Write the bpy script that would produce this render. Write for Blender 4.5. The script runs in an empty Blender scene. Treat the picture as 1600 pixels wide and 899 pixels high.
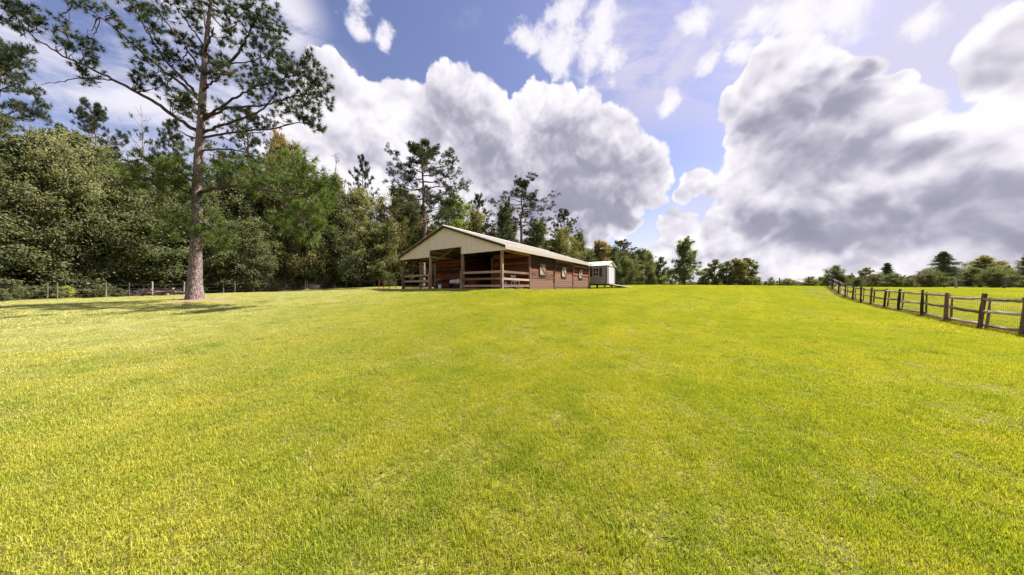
import bpy, math, random
import numpy as np
from mathutils import Vector, Matrix

SC = bpy.context.scene
COL = SC.collection
CAMZ = 1.65
FPX = 420.0
DS = 0.84           # metres of true distance per unit of the layout distances below
rnd = random.Random(7)
PI = math.pi

def at(px, py, d):
    """photo pixel + layout distance ahead -> world point"""
    d = d * DS
    return Vector(((px - 800.0) / FPX * d, d, CAMZ + (450.0 - py) / FPX * d))

# ------------------------------------------------------------------ camera
cam = bpy.data.cameras.new('camera')
cam.sensor_width = 36.0
cam.lens = 36.0 * FPX / 1600.0
cam.clip_start = 0.05
cam.clip_end = 9000
cam_o = bpy.data.objects.new('camera', cam)
COL.objects.link(cam_o)
cam_o.location = (0, 0, CAMZ)
cam_o.rotation_euler = (PI / 2, 0, 0)
SC.camera = cam_o

# ------------------------------------------------------------------ exposure
SC.view_settings.view_transform = 'Standard'
SC.view_settings.look = 'None'
SC.view_settings.gamma = 1.0
SC.view_settings.use_curve_mapping = False
SC.view_settings.exposure = 1.42

# ------------------------------------------------------------------ sun
SUN_EL = math.radians(51)
SUN_AZ = math.radians(67)      # clockwise from +Y (the view direction)
sun_dir = Vector((math.cos(SUN_EL) * math.sin(SUN_AZ), math.cos(SUN_EL) * math.cos(SUN_AZ), math.sin(SUN_EL)))
sun = bpy.data.lights.new('sun', 'SUN')
sun.energy = 5.0
sun.angle = math.radians(0.53)
sun.color = (1.0, 0.95, 0.86)
sun_o = bpy.data.objects.new('sun', sun)
COL.objects.link(sun_o)
sun_o.rotation_euler = (-sun_dir).to_track_quat('-Z', 'Y').to_euler()
sun_o.location = (30, 10, 60)

# ------------------------------------------------------------------ node helper
class NT:
    def __init__(s, tree):
        s.t = tree
        s.n = tree.nodes
        s.l = tree.links
    def put(s, sock, v):
        if v is None:
            return
        if isinstance(v, bpy.types.NodeSocket):
            s.l.new(v, sock)
        else:
            sock.default_value = v
    def node(s, typ, ins=None, **kw):
        n = s.n.new(typ)
        for k, v in kw.items():
            setattr(n, k, v)
        if ins:
            for k, v in ins.items():
                s.put(n.inputs[k], v)
        return n
    def math(s, op, a, b=None, c=None, clamp=False):
        n = s.node('ShaderNodeMath', operation=op, use_clamp=clamp)
        s.put(n.inputs[0], a)
        s.put(n.inputs[1], b)
        s.put(n.inputs[2], c)
        return n.outputs[0]
    def vmath(s, op, a, b=None, scale=None):
        n = s.node('ShaderNodeVectorMath', operation=op)
        s.put(n.inputs[0], a)
        s.put(n.inputs[1], b)
        if scale is not None:
            s.put(n.inputs['Scale'], scale)
        return n.outputs['Value'] if op in ('DISTANCE', 'LENGTH', 'DOT_PRODUCT') else n.outputs[0]
    def ramp(s, v, lo, hi, a=0.0, b=1.0, smooth=True):
        n = s.node('ShaderNodeMapRange', interpolation_type='SMOOTHSTEP' if smooth else 'LINEAR')
        s.put(n.inputs[0], v)
        for i, q in enumerate((lo, hi, a, b)):
            s.put(n.inputs[i + 1], q)
        return n.outputs[0]
    def mix(s, f, a, b, blend='MIX'):
        n = s.node('ShaderNodeMix', data_type='RGBA', blend_type=blend)
        s.put(n.inputs[0], f)
        s.put(n.inputs[6], a if isinstance(a, bpy.types.NodeSocket) else tuple(a) + (1,) * (4 - len(a)))
        s.put(n.inputs[7], b if isinstance(b, bpy.types.NodeSocket) else tuple(b) + (1,) * (4 - len(b)))
        return n.outputs[2]
    def noise(s, vec, scale, detail=4, rough=0.5, lac=2.0, dist=0.0, out='Fac'):
        n = s.node('ShaderNodeTexNoise', {'Scale': scale, 'Detail': detail, 'Roughness': rough,
                                          'Lacunarity': lac, 'Distortion': dist})
        s.put(n.inputs['Vector'], vec)
        return n.outputs[out]
    def group(s, tree, **ins):
        n = s.n.new('ShaderNodeGroup')
        n.node_tree = tree
        for k, v in ins.items():
            s.put(n.inputs[k], v)
        return n

# ------------------------------------------------------------------ world: sky with clouds
def pdir(px, py):
    v = Vector(((px - 800) / FPX, 1.0, (450 - py) / FPX))
    return v.normalized()

def pblob(px, py, r):
    c = pdir(px, py)
    a = ((pdir(px + r, py) - c).length + (pdir(px - r, py) - c).length
         + (pdir(px, py + r) - c).length + (pdir(px, py - r) - c).length) / 4
    return c, a

# towering cumulus masses (photo position and radius of each lobe)
CUMULUS = [
    # middle mass
    (520, 130, 45), (560, 175, 62), (500, 215, 70), (590, 250, 90), (640, 190, 62), (690, 165, 50),
    (722, 140, 32), (745, 185, 55), (700, 240, 80), (770, 250, 70), (640, 310, 90), (560, 320, 90), (760, 330, 80),
    (835, 165, 34), (860, 205, 60), (912, 180, 34), (945, 205, 42), (900, 260, 80), (965, 245, 55), (1000, 240, 30),
    (985, 290, 50), (1022, 275, 22), (900, 325, 70), (840, 300, 70), (960, 325, 40),
    # right mass
    (1150, 215, 26), (1165, 160, 40), (1195, 110, 40), (1235, 120, 50), (1290, 105, 46), (1345, 100, 34),
    (1200, 190, 65), (1270, 180, 80), (1340, 190, 75), (1405, 125, 26), (1400, 190, 60), (1200, 270, 80),
    (1290, 280, 100), (1390, 280, 100), (1480, 260, 95), (1560, 230, 95), (1640, 240, 110), (1180, 335, 62),
    (1280, 360, 70), (1390, 360, 80), (1500, 350, 90), (1600, 340, 100), (1230, 400, 50),
    (1560, 90, 60), (1620, 60, 80), (1530, 130, 45), (1640, 150, 90), (1720, 300, 160), (1740, 120, 140),
    # low clouds over the horizon
    (1090, 278, 24), (1072, 300, 16), (1120, 290, 16), (1045, 385, 22), (1030, 400, 26), (1080, 400, 36),
    (925, 370, 20), (908, 380, 22), (1130, 360, 36), (1060, 345, 30), (1330, 420, 60), (1450, 420, 60), (1570, 425, 70),
    (1130, 425, 40), (1210, 440, 40), (985, 345, 18), (1010, 435, 30),
    # left
    (600, 350, 90), (680, 370, 80), (500, 290, 70), (455, 250, 40),
]
# broken bright cloud at the top, and a few loose scraps
BROKEN = [(830, 60, 38), (870, 85, 45), (915, 90, 42), (945, 60, 40), (960, 95, 30), (865, 115, 30), (940, 25, 40),
          (820, 45, 24), (1040, 165, 22), (560, 5, 36), (575, 30, 22), (915, 135, 22), (880, 20, 40), (1250, 15, 60), (1190, 25, 40),
          (1320, 10, 70), (1110, 95, 26), (1090, 25, 36), (1160, 85, 22), (608, 60, 22), (1440, 30, 40)]
# thin streaked veil
VEIL = [(60, 130, 130), (180, 60, 120), (200, 200, 150), (330, 100, 130), (400, 200, 130), (300, 250, 140), (430, 20, 60),
        (480, 180, 80), (20, 20, 90), (1150, 30, 140), (1300, 30, 180), (1450, 60, 160), (1040, 60, 120),
        (1180, 400, 130), (1400, 410, 180), (1580, 410, 150)]
# grey undersides
GREY = [(740, 200, 55), (690, 185, 40), (880, 270, 80), (960, 290, 70), (850, 320, 90), (930, 335, 80), (760, 260, 45), (890, 220, 45),
        (1190, 200, 36), (1230, 180, 40), (1280, 140, 30), (1250, 250, 60), (1330, 165, 40), (1360, 130, 26), (1290, 290, 50), (1345, 240, 40),
        (1250, 355, 50), (1330, 365, 62), (1430, 355, 62), (1520, 345, 62), (1590, 360, 60), (1420, 240, 34), (1560, 290, 44),
        (1190, 350, 40), (1480, 300, 36), (1380, 320, 40)]

def field_group(name, blobs, k):
    g = bpy.data.node_groups.new(name, 'ShaderNodeTree')
    g.interface.new_socket('Vector', in_out='INPUT', socket_type='NodeSocketVector')
    g.interface.new_socket('Field', in_out='OUTPUT', socket_type='NodeSocketFloat')
    t = NT(g)
    i = g.nodes.new('NodeGroupInput')
    o = g.nodes.new('NodeGroupOutput')
    acc = None
    for b in blobs:
        c, r = pblob(*b)
        d = t.vmath('DISTANCE', i.outputs[0], tuple(c))
        h = t.math('MULTIPLY_ADD', d, -1.0 / r, 1.0)
        acc = h if acc is None else t.math('SMOOTH_MAX', acc, h, k)
    g.links.new(acc, o.inputs[0])
    return g

def cloud_group():
    """density and relief of the cumulus at a direction"""
    base = field_group('cumulus_masses', CUMULUS, 0.20)
    g = bpy.data.node_groups.new('cumulus', 'ShaderNodeTree')
    g.interface.new_socket('Vector', in_out='INPUT', socket_type='NodeSocketVector')
    g.interface.new_socket('Field', in_out='OUTPUT', socket_type='NodeSocketFloat')
    g.interface.new_socket('Smooth', in_out='OUTPUT', socket_type='NodeSocketFloat')
    g.interface.new_socket('Relief', in_out='OUTPUT', socket_type='NodeSocketFloat')
    t = NT(g)
    i = g.nodes.new('NodeGroupInput')
    o = g.nodes.new('NodeGroupOutput')
    v = i.outputs[0]
    w = t.vmath('SUBTRACT', t.noise(v, 5.0, 3, 0.55, out='Color'), (0.5, 0.5, 0.5))
    v2 = t.vmath('ADD', v, t.vmath('SCALE', w, scale=0.10))
    f = t.group(base, Vector=v2).outputs[0]
    def vor(vec, scale, detail, rough):
        n = t.node('ShaderNodeTexVoronoi', {'Scale': scale, 'Detail': detail, 'Roughness': rough, 'Lacunarity': 2.1},
                   feature='F1', normalize=True)
        t.put(n.inputs['Vector'], vec)
        return n.outputs['Distance']
    w2 = t.vmath('SUBTRACT', t.noise(v2, 14.0, 2, 0.5, out='Color'), (0.5, 0.5, 0.5))
    v3 = t.vmath('ADD', v2, t.vmath('SCALE', w2, scale=0.03))
    b1 = vor(v3, 11.0, 2.0, 0.55)
    b2 = vor(t.vmath('ADD', v3, (0.008, 0.0, 0.022)), 11.0, 2.0, 0.6)
    v4 = t.vmath('ADD', v, t.vmath('SCALE', w, scale=0.16))
    v4 = t.vmath('ADD', v4, t.vmath('SCALE', w2, scale=0.06))
    l1 = vor(v4, 5.2, 1.0, 0.5)
    l2 = vor(t.vmath('ADD', v4, (0.018, 0.0, 0.052)), 5.2, 1.0, 0.5)
    n1 = t.noise(v, 9.0, 6, 0.6)
    f2 = t.math('MULTIPLY_ADD', b1, -1.15, f)
    f2 = t.math('ADD', f2, 0.42)
    f2 = t.math('MULTIPLY_ADD', n1, 1.15, f2)
    f2 = t.math('SUBTRACT', f2, 0.54)
    g.links.new(f2, o.inputs[0])
    g.links.new(f, o.inputs[1])
    g.links.new(t.math('MULTIPLY_ADD', t.math('SUBTRACT', l2, l1), 0.95, t.math('SUBTRACT', b2, b1)), o.inputs[2])
    return g

world = bpy.data.worlds.new('World')
SC.world = world
world.use_nodes = True
world.node_tree.nodes.clear()
W = NT(world.node_tree)
tc = W.node('ShaderNodeTexCoord')
sky = W.node('ShaderNodeTexSky', sky_type='NISHITA', sun_disc=False, sun_elevation=SUN_EL, sun_rotation=SUN_AZ,
             altitude=0.0, air_density=1.0, dust_density=0.6, ozone_density=2.2)
sep = W.node('ShaderNodeSeparateXYZ', {0: tc.outputs['Generated']})
# the same cloud field carries on behind the camera
D = W.node('ShaderNodeCombineXYZ', {0: sep.outputs[0], 1: W.math('ABSOLUTE', sep.outputs[1]), 2: sep.outputs[2]}).outputs[0]
cg = cloud_group()
a0 = W.group(cg, Vector=D)
F0, S0 = a0.outputs[0], a0.outputs[1]
elev = sep.outputs[2]
soft = W.ramp(W.noise(D, 3.2, 3, 0.5), 0.36, 0.62, 0.42, 1.25)
alpha = W.ramp(W.math('MULTIPLY', F0, soft), -0.01, 0.11)
grey_f = W.group(field_group('grey_parts', GREY, 0.4), Vector=W.vmath('ADD', D, W.vmath('SCALE', W.vmath('SUBTRACT', W.noise(D, 6.0, 4, 0.6, out='Color'), (0.5, 0.5, 0.5)), scale=0.16))).outputs[0]
grey = W.ramp(grey_f, -0.55, 0.75)
thick = W.ramp(F0, 0.05, 0.75)
relief = a0.outputs[2]
lit = W.math('MULTIPLY_ADD', relief, 1.75, 0.92)
lit = W.math('MULTIPLY_ADD', thick, -0.2, lit)
gmod = W.math('MULTIPLY_ADD', W.noise(D, 7.0, 5, 0.62, dist=0.3), 1.0, 0.5)
lit = W.math('MULTIPLY_ADD', W.math('MULTIPLY', W.math('MULTIPLY', grey, gmod), W.ramp(F0, 0.0, 0.45)), -0.66, lit)
lit = W.math('MULTIPLY_ADD', W.math('SUBTRACT', W.noise(D, 14.0, 6, 0.66), 0.5), 0.40, lit)
lit = W.math('SMOOTH_MAX', lit, 0.06, 0.55)
lit = W.math('MULTIPLY_ADD', W.math('SUBTRACT', W.noise(D, 8.0, 6, 0.6), 0.5), 0.22, lit)
lit = W.math('MINIMUM', W.math('MAXIMUM', lit, 0.0), 1.0)
cr = W.node('ShaderNodeValToRGB', {0: lit})
el = cr.color_ramp.elements
el[0].position = 0.0; el[0].color = (2.0, 2.0, 2.65, 1)
el[1].position = 1.0; el[1].color = (6.7, 6.5, 6.8, 1)
for p_, c_ in ((0.3, (3.7, 3.6, 4.3, 1)), (0.62, (5.2, 5.0, 5.6, 1))):
    e_ = el.new(p_); e_.color = c_
cum_col = cr.outputs[0]
# broken cloud
bw = W.vmath('ADD', D, W.vmath('SCALE', W.vmath('SUBTRACT', W.noise(D, 7.0, 5, 0.6, out='Color'), (0.5, 0.5, 0.5)), scale=0.13))
bf = W.group(field_group('broken_cloud', BROKEN, 0.3), Vector=bw).outputs[0]
bn = W.noise(D, 15.0, 6, 0.6, dist=0.3)
bf = W.math('ADD', bf, W.math('MULTIPLY', W.math('SUBTRACT', bn, 0.52), 2.4))
b_alpha = W.math('MULTIPLY', W.ramp(bf, -0.05, 0.55), 0.93)
b_col = W.mix(W.ramp(bf, 0.2, 1.0), (5.7, 5.5, 6.3), (6.8, 6.6, 6.9))
# veil: streaks drawn out along the wind
mp = W.node('ShaderNodeMapping', {'Vector': D, 'Rotation': (0.0, math.radians(38), math.radians(20)), 'Scale': (1.3, 2.5, 3.6)}).outputs[0]
vn = W.noise(mp, 2.2, 6, 0.6, dist=0.6)
vf = W.ramp(W.group(field_group('veil', VEIL, 0.3), Vector=D).outputs[0], -0.75, 0.65)
v_alpha = W.math('MULTIPLY', W.math('MULTIPLY', W.ramp(vn, 0.30, 0.58), vf), 0.92)
# overhead and elsewhere: scattered cloud of the same kind
hn = W.noise(D, 2.6, 5, 0.58, dist=0.2)
h_alpha = W.math('MULTIPLY', W.ramp(hn, 0.52, 0.66), W.ramp(elev, 0.66, 0.80))
haze_a = W.ramp(W.math('ABSOLUTE', elev), 0.0, 0.26, 0.8, 0.0)
s_col = W.mix(1.0, sky.outputs[0], (1.22, 0.98, 1.08), 'MULTIPLY')
s_col = W.mix(haze_a, s_col, (5.6, 5.5, 6.1))
c = W.mix(v_alpha, s_col, W.mix(W.ramp(sep.outputs[0], -0.35, 0.3), (6.3, 6.1, 6.7), (4.75, 4.6, 5.75)))
c = W.mix(h_alpha, c, (6.0, 5.9, 6.5))
c = W.mix(b_alpha, c, b_col)
c = W.mix(alpha, c, cum_col)
bg = W.node('ShaderNodeBackground', {'Color': c, 'Strength': 0.057})
wo = W.node('ShaderNodeOutputWorld', {'Surface': bg.outputs[0]})
world.cycles.sampling_method = 'MANUAL'
world.cycles.sample_map_resolution = 512

cy = SC.cycles
cy.max_bounces = 7
cy.diffuse_bounces = 4
cy.glossy_bounces = 2
cy.transmission_bounces = 3
cy.transparent_max_bounces = 4
cy.caustics_reflective = False
cy.caustics_refractive = False

# ================================================================== helpers
def link(o, parent=None):
    COL.objects.link(o)
    if parent is not None:
        o.parent = parent
    return o

def tag(o, label=None, cat=None, group=None, kind=None):
    if label: o['label'] = label
    if cat: o['category'] = cat
    if group: o['group'] = group
    if kind: o['kind'] = kind
    return o

def thing(name, loc, rz=0.0, label=None, cat=None, group=None):
    o = bpy.data.objects.new(name, None)
    o.empty_display_size = 0.3
    o.location = loc
    o.rotation_euler = (0, 0, rz)
    link(o)
    return tag(o, label, cat, group)

class MB:
    """collects boxes, bars and tubes for one mesh"""
    def __init__(s):
        s.v = []
        s.f = []
    def add(s, vs, fs):
        n = len(s.v)
        s.v += [tuple(v) for v in vs]
        s.f += [tuple(i + n for i in f) for f in fs]
    def box(s, x0, x1, y0, y1, z0, z1):
        s.add([(x0, y0, z0), (x1, y0, z0), (x1, y1, z0), (x0, y1, z0), (x0, y0, z1), (x1, y0, z1), (x1, y1, z1), (x0, y1, z1)],
              [(3, 2, 1, 0), (4, 5, 6, 7), (0, 1, 5, 4), (1, 2, 6, 5), (2, 3, 7, 6), (3, 0, 4, 7)])
        return s
    def bar(s, a, b, w, h, up=(0, 0, 1), jit=0.0):
        a = Vector(a); b = Vector(b)
        d = (b - a).normalized()
        side = d.cross(Vector(up))
        if side.length < 1e-4: side = d.cross(Vector((0, 1, 0)))
        side.normalize()
        u = side.cross(d).normalized()
        vs = []
        for p in (a, b):
            for sx, sz in ((-1, -1), (1, -1), (1, 1), (-1, 1)):
                vs.append(p + side * (sx * w / 2 + rnd.uniform(-jit, jit)) + u * (sz * h / 2 + rnd.uniform(-jit, jit)))
        s.add(vs, [(3, 2, 1, 0), (4, 5, 6, 7), (0, 1, 5, 4), (1, 2, 6, 5), (2, 3, 7, 6), (3, 0, 4, 7)])
        return s
    def tube(s, pts, radii, k=8, cap=True):
        v, f = tube_np(np.array([tuple(p) for p in pts], float), np.array(radii, float), k)
        fs = [tuple(q) for q in f]
        if cap:
            n = len(v)
            fs += [tuple(range(k - 1, -1, -1)), tuple(range(n - k, n))]
        s.add(v, fs)
        return s
    def lathe(s, prof, k=20, c=(0, 0, 0)):
        vs = []
        for r, z in prof:
            for i in range(k):
                a = 2 * PI * i / k
                vs.append((c[0] + r * math.cos(a), c[1] + r * math.sin(a), c[2] + z))
        fs = []
        for j in range(len(prof) - 1):
            for i in range(k):
                fs.append((j * k + i, j * k + (i + 1) % k, (j + 1) * k + (i + 1) % k, (j + 1) * k + i))
        fs.append(tuple(range(k - 1, -1, -1)))
        fs.append(tuple((len(prof) - 1) * k + i for i in range(k)))
        s.add(vs, fs)
        return s
    def prism(s, poly, axis_off):
        """closed polygon (3d points) swept by a vector"""
        n = len(poly)
        o = Vector(axis_off)
        vs = [Vector(p) for p in poly] + [Vector(p) + o for p in poly]
        fs = [tuple(range(n - 1, -1, -1)), tuple(range(n, 2 * n))]
        fs += [(i, (i + 1) % n, n + (i + 1) % n, n + i) for i in range(n)]
        s.add(vs, fs)
        return s
    def mesh(s, name, mat, smooth=False):
        me = bpy.data.meshes.new(name)
        me.from_pydata(s.v, [], s.f)
        if mat: me.materials.append(mat)
        import bmesh
        bm = bmesh.new(); bm.from_mesh(me)
        bmesh.ops.recalc_face_normals(bm, faces=bm.faces)
        bm.to_mesh(me); bm.free()
        if smooth:
            me.polygons.foreach_set('use_smooth', [True] * len(me.polygons))
        me.update()
        return me
    def build(s, name, mat, parent=None, loc=None, rot=None, bevel=0.0, smooth=False):
        o = bpy.data.objects.new(name, s.mesh(name, mat, smooth))
        link(o, parent)
        if loc is not None: o.location = loc
        if rot is not None: o.rotation_euler = rot
        if bevel:
            m = o.modifiers.new('bevel', 'BEVEL'); m.width = bevel; m.segments = 1; m.limit_method = 'ANGLE'
        return o

def inst(name, me, parent, loc, rot=(0, 0, 0), scale=(1, 1, 1)):
    o = bpy.data.objects.new(name, me)
    link(o, parent)
    o.location = loc; o.rotation_euler = rot; o.scale = scale
    return o

def tube_np(pts, rad, k=6):
    n = len(pts)
    d = np.gradient(pts, axis=0)
    d /= np.linalg.norm(d, axis=1)[:, None] + 1e-9
    ref = np.array([0.0, 0.0, 1.0])
    if abs(d[0] @ ref) > 0.9: ref = np.array([1.0, 0.0, 0.0])
    vs = np.zeros((n, k, 3))
    an = np.arange(k) * 2 * PI / k
    u = None
    for i in range(n):
        if u is None:
            u = np.cross(d[i], ref)
        else:
            u = u - d[i] * (u @ d[i])
        u = u / (np.linalg.norm(u) + 1e-9)
        w = np.cross(d[i], u)
        vs[i] = pts[i] + rad[i] * (np.cos(an)[:, None] * u + np.sin(an)[:, None] * w)
    idx = np.arange(n * k).reshape(n, k)
    a = idx[:-1]; b = idx[1:]
    f = np.stack([a, np.roll(a, -1, 1), np.roll(b, -1, 1), b], -1).reshape(-1, 4)
    return vs.reshape(-1, 3), f

class Geo:
    """numpy mesh collector (all faces of one size), with a per-vertex tint"""
    def __init__(s, nv):
        s.nv = nv; s.v = []; s.f = []; s.t = []; s.n = 0
    def add(s, v, f, tint=0.5):
        s.v.append(v); s.f.append(f + s.n); s.n += len(v)
        s.t.append(np.full(len(v), tint) if np.isscalar(tint) else tint)
    def mesh(s, name, mat, smooth=False):
        v = np.concatenate(s.v).astype(np.float32); f = np.concatenate(s.f).astype(np.int32)
        t = np.concatenate(s.t).astype(np.float32)
        me = bpy.data.meshes.new(name)
        me.vertices.add(len(v)); me.vertices.foreach_set('co', v.ravel())
        me.loops.add(f.size); me.loops.foreach_set('vertex_index', f.ravel())
        me.polygons.add(len(f)); me.polygons.foreach_set('loop_start', np.arange(0, f.size, s.nv, dtype=np.int32))
        if smooth: me.polygons.foreach_set('use_smooth', np.ones(len(f), bool))
        me.update(calc_edges=True)
        a = me.attributes.new('tint', 'FLOAT', 'POINT'); a.data.foreach_set('value', t)
        me.materials.append(mat)
        return me

# ================================================================== materials
def new_mat(name, rough=0.8, spec=0.3):
    m = bpy.data.materials.new(name)
    m.use_nodes = True
    t = NT(m.node_tree)
    p = t.n['Principled BSDF']
    p.inputs['Roughness'].default_value = rough
    p.inputs['Specular IOR Level'].default_value = spec
    return m, t, p

def lin(h):
    c = [int(h[i:i + 2], 16) / 255 for i in (0, 2, 4)]
    return tuple(x / 12.92 if x <= 0.04045 else ((x + 0.055) / 1.055) ** 2.4 for x in c)

def bump(t, p, h, strength, dist):
    b = t.node('ShaderNodeBump', {'Strength': strength, 'Distance': dist, 'Height': h})
    t.l.new(b.outputs[0], p.inputs['Normal'])

def wood_mat(name, dark, light, axis=0, grey=None, grey_top=None, scale=1.0, rough=0.85, rand=0.35):
    """planks: grain along one local axis, own tone per plank, optional weather-bleached foot"""
    m, t, p = new_mat(name, rough, 0.2)
    tc = t.node('ShaderNodeTexCoord')
    oi = t.node('ShaderNodeObjectInfo')
    sc = [14.0, 14.0, 14.0]; sc[axis] = 0.9
    off = t.vmath('SCALE', (1, 1, 1), scale=t.math('MULTIPLY', oi.outputs['Random'], 37.0))
    v = t.vmath('ADD', tc.outputs['Object'], off)
    mv = t.node('ShaderNodeMapping', {'Vector': v, 'Scale': tuple(x * scale for x in sc)}).outputs[0]
    g = t.noise(mv, 1.0, 6, 0.65, dist=0.6)
    big = t.noise(v, 1.3, 4, 0.6)
    f = t.math('MULTIPLY_ADD', t.math('SUBTRACT', oi.outputs['Random'], 0.5), rand * 2, t.math('MULTIPLY_ADD', t.math('SUBTRACT', big, 0.5), 0.9, g))
    c = t.mix(t.ramp(f, 0.22, 0.80), dark, light)
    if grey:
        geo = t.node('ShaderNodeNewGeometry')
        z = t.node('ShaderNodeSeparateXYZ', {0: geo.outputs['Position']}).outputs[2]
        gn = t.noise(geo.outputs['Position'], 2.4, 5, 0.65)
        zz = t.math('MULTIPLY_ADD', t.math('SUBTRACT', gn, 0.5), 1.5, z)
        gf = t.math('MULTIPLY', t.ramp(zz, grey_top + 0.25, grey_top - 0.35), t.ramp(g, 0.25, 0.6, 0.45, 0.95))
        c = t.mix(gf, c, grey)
    t.put(p.inputs['Base Color'], c)
    bump(t, p, g, 0.5, 0.006)
    return m

def plain_mat(name, col, rough=0.6, spec=0.3, var=0.25, scale=3.0, metal=0.0, dirt=None):
    m, t, p = new_mat(name, rough, spec)
    tc = t.node('ShaderNodeTexCoord')
    oi = t.node('ShaderNodeObjectInfo')
    n = t.noise(tc.outputs['Object'], scale, 6, 0.6)
    k = t.math('MULTIPLY_ADD', t.math('SUBTRACT', n, 0.5), var * 2, 1.0)
    k = t.math('MULTIPLY_ADD', t.math('SUBTRACT', oi.outputs['Random'], 0.5), var * 0.4, k)
    c = t.mix(1.0, col, t.node('ShaderNodeCombineXYZ', {0: k, 1: k, 2: k}).outputs[0], 'MULTIPLY')
    if dirt:
        st = t.node('ShaderNodeMapping', {'Vector': tc.outputs['Object'], 'Scale': (5.0, 5.0, 0.5)}).outputs[0]
        c = t.mix(t.ramp(t.noise(st, 1.5, 6, 0.7), 0.5, 0.75, 0.0, 0.55), c, dirt)
    t.put(p.inputs['Base Color'], c)
    p.inputs['Metallic'].default_value = metal
    bump(t, p, n, 0.25, 0.004)
    return m

M = {}
M['barn_wall'] = wood_mat('weathered_barn_boards', (0.042, 0.018, 0.010), (0.27, 0.115, 0.055), 0, (0.20, 0.122, 0.090), CAMZ - 0.145 + 1.25, rand=0.55)  # grey foot is weathering; darker boards above also carry painted eave shade
M['barn_inner'] = wood_mat('red_brown_boards', (0.075, 0.024, 0.015), (0.23, 0.08, 0.045), 0)
M['barn_inner_y'] = wood_mat('red_brown_cross_boards', (0.065, 0.021, 0.013), (0.22, 0.076, 0.042), 1, rand=0.5)
M['post'] = wood_mat('weathered_post', (0.16, 0.10, 0.065), (0.40, 0.27, 0.18), 2)
M['rail'] = wood_mat('weathered_rail', (0.16, 0.10, 0.07), (0.42, 0.29, 0.20), 0)
M['rail_y'] = wood_mat('weathered_cross_rail', (0.16, 0.10, 0.07), (0.42, 0.29, 0.20), 1)
M['rafter'] = wood_mat('roof_timber', (0.16, 0.09, 0.05), (0.42, 0.27, 0.16), 0)
M['cream'] = plain_mat('cream_metal', (0.74, 0.64, 0.56), 0.5, 0.4, 0.05, dirt=(0.44, 0.37, 0.30))
M['cream_trim'] = plain_mat('cream_trim', (0.40, 0.345, 0.285), 0.5, 0.4, 0.06, dirt=(0.36, 0.30, 0.23))
M['roof'] = plain_mat('pale_roof_metal', (0.58, 0.54, 0.49), 0.35, 0.5, 0.07)
M['rake'] = plain_mat('dark_brown_trim', (0.055, 0.030, 0.018), 0.7, 0.2)
M['frame_dark'] = plain_mat('dark_window_frame', (0.06, 0.028, 0.016), 0.8, 0.2)
M['shutter'] = wood_mat('cream_shutter', (0.24, 0.18, 0.135), (0.43, 0.355, 0.28), 2, rand=0.2)
M['brace'] = plain_mat('brown_brace', (0.085, 0.05, 0.03), 0.8, 0.2)
M['fence_post'] = wood_mat('dark_old_post', (0.032, 0.021, 0.016), (0.19, 0.13, 0.095), 2)
M['fence_rail'] = wood_mat('grey_split_rail', (0.10, 0.075, 0.058), (0.52, 0.44, 0.36), 0, rand=0.2)
M['wire'] = plain_mat('galvanised_wire', (0.30, 0.30, 0.30), 0.45, 0.5, metal=0.6)
M['thin_post'] = wood_mat('grey_fence_post', (0.11, 0.085, 0.07), (0.32, 0.265, 0.22), 2)
M['thin_post_dark'] = wood_mat('brown_fence_post', (0.06, 0.045, 0.035), (0.20, 0.16, 0.12), 2)
M['rust'] = plain_mat('rusty_pipe', (0.16, 0.055, 0.03), 0.8, 0.3, 0.5, 8)
M['shed'] = plain_mat('grey_siding', (0.27, 0.24, 0.225), 0.6, 0.3, 0.06)
M['shed_trim'] = plain_mat('charcoal_trim', (0.055, 0.045, 0.045), 0.6, 0.3)
M['shed_roof'] = plain_mat('white_roof_metal', (0.80, 0.79, 0.77), 0.35, 0.5, 0.05)
M['shed_gable'] = plain_mat('pale_gable', (0.62, 0.60, 0.57), 0.6, 0.3, 0.06)
M['white'] = plain_mat('white_paint', (0.70, 0.69, 0.69), 0.5, 0.4, 0.05)
M['door'] = plain_mat('pale_door_paint', (0.52, 0.52, 0.54), 0.5, 0.4, 0.05)
M['glass'] = plain_mat('dark_glass', (0.03, 0.035, 0.045), 0.08, 0.6, 0.1)
M['block'] = plain_mat('concrete_block', (0.33, 0.31, 0.28), 0.9, 0.2, 0.2)
M['plank_grey'] = wood_mat('grey_planks', (0.18, 0.14, 0.11), (0.42, 0.35, 0.28), 1)
M['sack'] = plain_mat('pale_sack', (0.62, 0.58, 0.56), 0.9, 0.1, 0.25, 9)
M['blue'] = plain_mat('blue_plastic', (0.035, 0.065, 0.15), 0.45, 0.4, 0.2)
M['red'] = plain_mat('dull_red_paint', (0.17, 0.018, 0.016), 0.6, 0.3, 0.3)
M['dark_wood'] = wood_mat('dark_bench_wood', (0.02, 0.014, 0.012), (0.08, 0.05, 0.04), 0)
M['stool'] = wood_mat('brown_trestle_wood', (0.13, 0.06, 0.035), (0.32, 0.17, 0.10), 1)
M['pad'] = plain_mat('packed_sand_floor', (0.30, 0.215, 0.165), 0.95, 0.1, 0.3, 2)

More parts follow.
